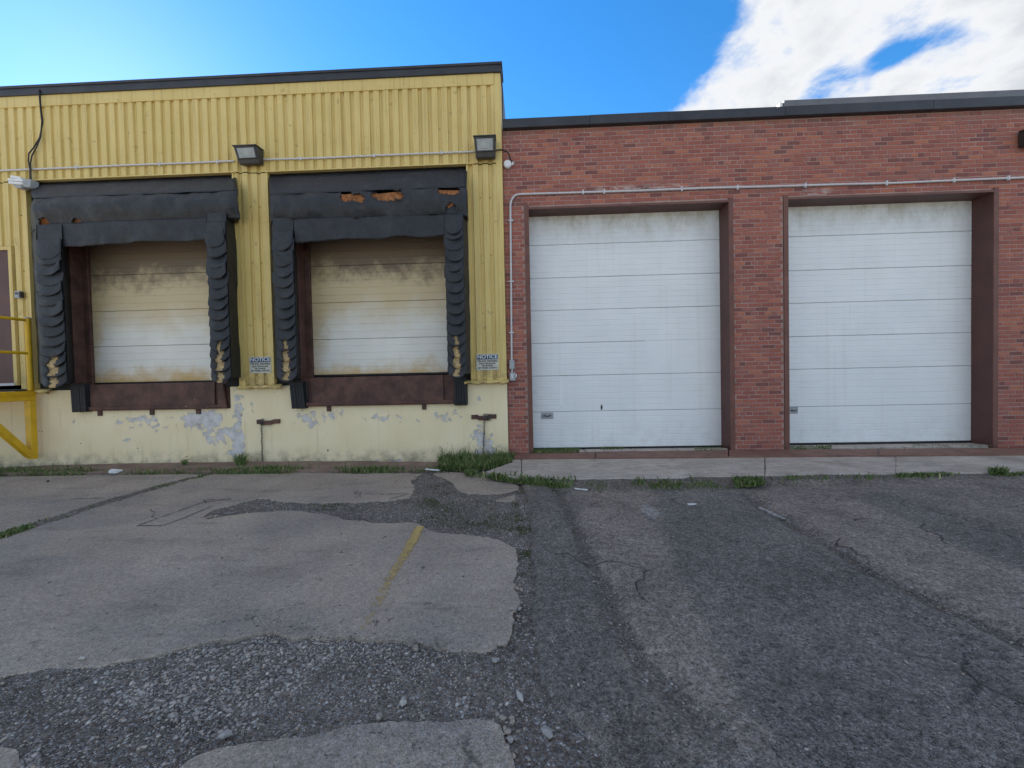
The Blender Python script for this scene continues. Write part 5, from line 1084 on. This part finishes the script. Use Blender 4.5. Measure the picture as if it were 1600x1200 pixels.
stone('stone', (752, 993), 0.026, 0.001, 'bluestone', 'small grey stone near the lower edge of the big slab', 'stone', (0.6, 1.1, 0.5), 0.2, st_)
stone('stone', (812, 953), 0.032, -0.008, 'bluestone', 'blue grey stone at the right-hand edge of the big slab', 'stone', (1, 0.8, 0.6), 0.9, st_)
stone('stone', (775, 1035), 0.045, -0.012, 'bluestone', 'flat grey stone in the gravel below the slab corner', 'stone', (1.1, 0.8, 0.5), 0.3, st_)
stone('stone', (128, 1030), 0.036, 0.001, 'palestone', 'pale stone on the slab by its lower left edge', 'stone', (1.1, 0.7, 0.5), 0.1, st_)
stone('stone', (855, 1149), 0.06, -0.012, 'bluestone', 'blue grey stone beside the nearest slab', 'stone', (0.7, 1.0, 0.4), 0.5, st_)
stone('stone', (797, 1158), 0.036, -0.010, 'bluestone', 'grey stone against the right edge of the nearest slab', 'stone', (0.7, 1.1, 0.5), 0.1, st_)
stone('stone', (352, 1150), 0.055, -0.010, 'bluestone', 'broad blue stone at the gravel edge near the bottom', 'stone', (1.0, 0.7, 0.4), 0.6, st_)
stone('wood_chip', (812, 1090), 0.075, -0.010, 'palestone', 'pale chip of wood lying on the dark gravel', 'wood chip', (0.32, 1.0, 0.25), 0.45)
stone('paper_scrap', (1081, 788), 0.11, 0.014, 'litter', 'cream scrap of paper on the asphalt before the first white door', 'litter', (1.0, 0.45, 0.05), 0.05)
stone('rag', (181, 741), 0.20, 0.0, 'litter', 'crumpled white rag at the grass edge below the left dock', 'rag', (1.0, 0.6, 0.35), 0.1)
stone('rubber_scrap', (75, 753), 0.06, -0.002, 'rubber', 'small black scrap on the back slab at left', 'scrap', (1.0, 0.5, 0.4), 0.1)
MB().tube([(*G(665, 733, 0.05), 0.05), (*G(675, 734.5, 0.045), 0.05), (*G(686, 735.5, 0.04), 0.045)], 0.012, 6).build('stick', 'litter'); props(bpy.data.objects['stick'], 'short white stick lying in the grass above the dark patch', 'stick')
MB().tube([(*G(898, 764, 0.03), 0.035), (*G(907, 764.5, 0.03), 0.03), (*G(918, 765.5, 0.03), 0.03)], 0.010, 6).build('stick', 'litter'); props(bpy.data.objects['stick.001'], 'short pale stick lying below the walk in front of the first white door', 'stick')
# ================================================================== GRASS AND WEEDS
def blades(name, lots, mat, label, cat):
    V = []; Fq = []; n0 = 0
    for (px, n, hlo, hhi, wd_, z, clump) in lots:
        P = scatter(px, n, z)
        if clump: k = 0.6*fbm(P[:, 0]*clump, P[:, 1]*clump, 4, 33)+0.4*fbm(P[:, 0]*1.3, P[:, 1]*1.3, 2, 39) > 0.38+0.26*rng.random(len(P)); P = P[k]
        m = len(P); h = hlo+(hhi-hlo)*rng.random(m)**1.6; a = rng.uniform(0, 6.28, m); ln = h*rng.uniform(0.15, 0.9, m); da = rng.uniform(0, 6.28, m); w = wd_*rng.uniform(0.6, 1.3, m)
        dx, dy = np.cos(da)*ln, np.sin(da)*ln; wx, wy = np.cos(a)*w/2, np.sin(a)*w/2; zb = np.full(m, z-0.005)
        v = np.stack([np.stack([P[:, 0]-wx, P[:, 1]-wy, zb], 1), np.stack([P[:, 0]+wx, P[:, 1]+wy, zb], 1), np.stack([P[:, 0]+dx*0.35+wx*0.8, P[:, 1]+dy*0.35+wy*0.8, zb+h*0.62], 1), np.stack([P[:, 0]+dx*0.35-wx*0.8, P[:, 1]+dy*0.35-wy*0.8, zb+h*0.62], 1), np.stack([P[:, 0]+dx, P[:, 1]+dy, zb+h*rng.uniform(0.75, 1.0, m)], 1)], 1)
        V.append(v.reshape(-1, 3)); b = n0+np.arange(m)[:, None]*5; Fq.append(np.concatenate([b+[0, 1, 2], b+[0, 2, 3], b+[3, 2, 4]], 0)); n0 += m*5
    o = fast_mesh(name, np.concatenate(V), np.concatenate(Fq), mat, kind='stuff'); o['label'] = label; o['category'] = cat; return o
blades('grass', [
    ([(-120, 739), (330, 735), (335, 740), (-120, 746)], 7920, 0.03, 0.085, 0.011, 0.0, 2.0), ([(-60, 733), (130, 731), (130, 738), (-60, 740)], 1980, 0.03, 0.08, 0.011, 0.01, 3),
    ([(330, 737), (420, 731), (480, 733), (480, 739), (340, 741)], 2200, 0.03, 0.09, 0.011, 0.01, 2.5), ([(368, 722), (384, 722), (384, 728), (366, 728)], 198, 0.08, 0.24, 0.012, 0.03, 0), ([(284, 724), (294, 724), (294, 727), (284, 727)], 66, 0.05, 0.13, 0.011, 0.03, 0),
    ([(480, 734), (690, 732), (690, 738), (480, 739.5)], 3300, 0.03, 0.10, 0.011, 0.01, 2.5), ([(684, 724), (800, 716), (806, 712), (800, 727), (745, 736), (690, 735)], 5720, 0.05, 0.17, 0.011, 0.015, 0), ([(690, 722), (735, 719), (740, 724), (690, 728)], 660, 0.10, 0.22, 0.011, 0.02, 0),
    ([(700, 736), (745, 738), (790, 747), (830, 750), (900, 752), (905, 764), (840, 760), (790, 752), (735, 744)], 7000, 0.02, 0.085, 0.012, 0.025, 5), ([(905, 752), (1140, 752), (1140, 763), (905, 766)], 1700, 0.010, 0.05, 0.010, 0.034, 6),
    ([(1145, 750), (1190, 748), (1195, 758), (1150, 762)], 924, 0.02, 0.09, 0.012, 0.048, 0), ([(1225, 745), (1500, 741), (1500, 745), (1225, 749)], 600, 0.015, 0.055, 0.012, 0.05, 2.5), ([(1400, 742), (1490, 741), (1490, 745), (1400, 746)], 660, 0.02, 0.06, 0.012, 0.05, 0), ([(1545, 739), (1570, 738), (1575, 742), (1548, 743)], 352, 0.03, 0.13, 0.012, 0.05, 0), ([(1560, 740), (1640, 738), (1640, 742), (1560, 744)], 440, 0.02, 0.05, 0.012, 0.05, 0),
    ([(-100, 736), (330, 733), (330, 739), (-100, 742)], 160, 0.08, 0.19, 0.010, 0.02, 3), ([(340, 733), (680, 731), (680, 737), (340, 738)], 120, 0.08, 0.2, 0.010, 0.02, 3), ([(690, 718), (800, 714), (800, 724), (690, 732)], 160, 0.14, 0.30, 0.010, 0.02, 0), ([(720, 741), (900, 752), (900, 762), (760, 750)], 120, 0.06, 0.14, 0.022, 0.03, 0), ([(905, 753), (1140, 752), (1140, 760), (905, 762)], 70, 0.05, 0.12, 0.020, 0.045, 3), ([(1145, 750), (1500, 743), (1500, 748), (1145, 757)], 60, 0.05, 0.13, 0.018, 0.045, 3),
    ([(830, 703.5), (905, 702.5), (905, 707), (830, 708)], 924, 0.02, 0.07, 0.011, 0.10, 0), ([(1232, 698), (1300, 697), (1300, 701), (1232, 702)], 440, 0.015, 0.04, 0.011, 0.10, 0), ([(1425, 694), (1550, 694), (1550, 697), (1425, 698)], 440, 0.01, 0.03, 0.011, 0.10, 3), ([(1496, 686), (1508, 686), (1508, 689), (1496, 689)], 52, 0.05, 0.14, 0.011, 0.12, 0),
    ([(940, 699), (975, 698), (975, 702), (940, 703)], 198, 0.01, 0.03, 0.011, 0.11, 0), ([(1085, 699), (1130, 699), (1130, 703), (1085, 704)], 242, 0.01, 0.03, 0.011, 0.10, 0),
    ([(0, 834), (75, 810), (85, 815), (0, 843)], 1800, 0.01, 0.045, 0.010, 0.0, 4), ([(75, 812), (300, 743), (306, 748), (80, 818)], 1500, 0.01, 0.03, 0.010, 0.0, 5), ([(280, 748), (318, 737), (330, 741), (300, 751)], 900, 0.02, 0.07, 0.011, 0.0, 5)],
    'grass', 'short green grass and weeds along the foot of the walls and kerb', 'grass')
blades('moss', [
    ([(636, 762), (646, 740), (700, 740), (716, 762), (680, 790), (640, 785)], 5200, 0.006, 0.022, 0.010, -0.010, 4.5), ([(640, 790), (700, 785), (800, 780), (815, 830), (740, 832), (650, 815)], 3600, 0.006, 0.020, 0.010, -0.010, 6), ([(795, 765), (826, 762), (830, 830), (812, 840), (800, 800)], 1500, 0.006, 0.022, 0.010, -0.010, 6),
    ([(798, 862), (828, 860), (830, 900), (806, 900)], 900, 0.006, 0.02, 0.010, -0.010, 7), ([(470, 786), (560, 784), (560, 800), (480, 796)], 500, 0.006, 0.02, 0.01, -0.010, 7), ([(835, 752), (1150, 750), (1150, 768), (835, 770)], 4200, 0.005, 0.02, 0.011, 0.014, 5), ([(1150, 746), (1400, 743), (1400, 754), (1150, 764)], 2400, 0.005, 0.018, 0.011, 0.014, 5)],
    'moss', 'olive moss growing in the broken patch and along the kerb', 'moss')
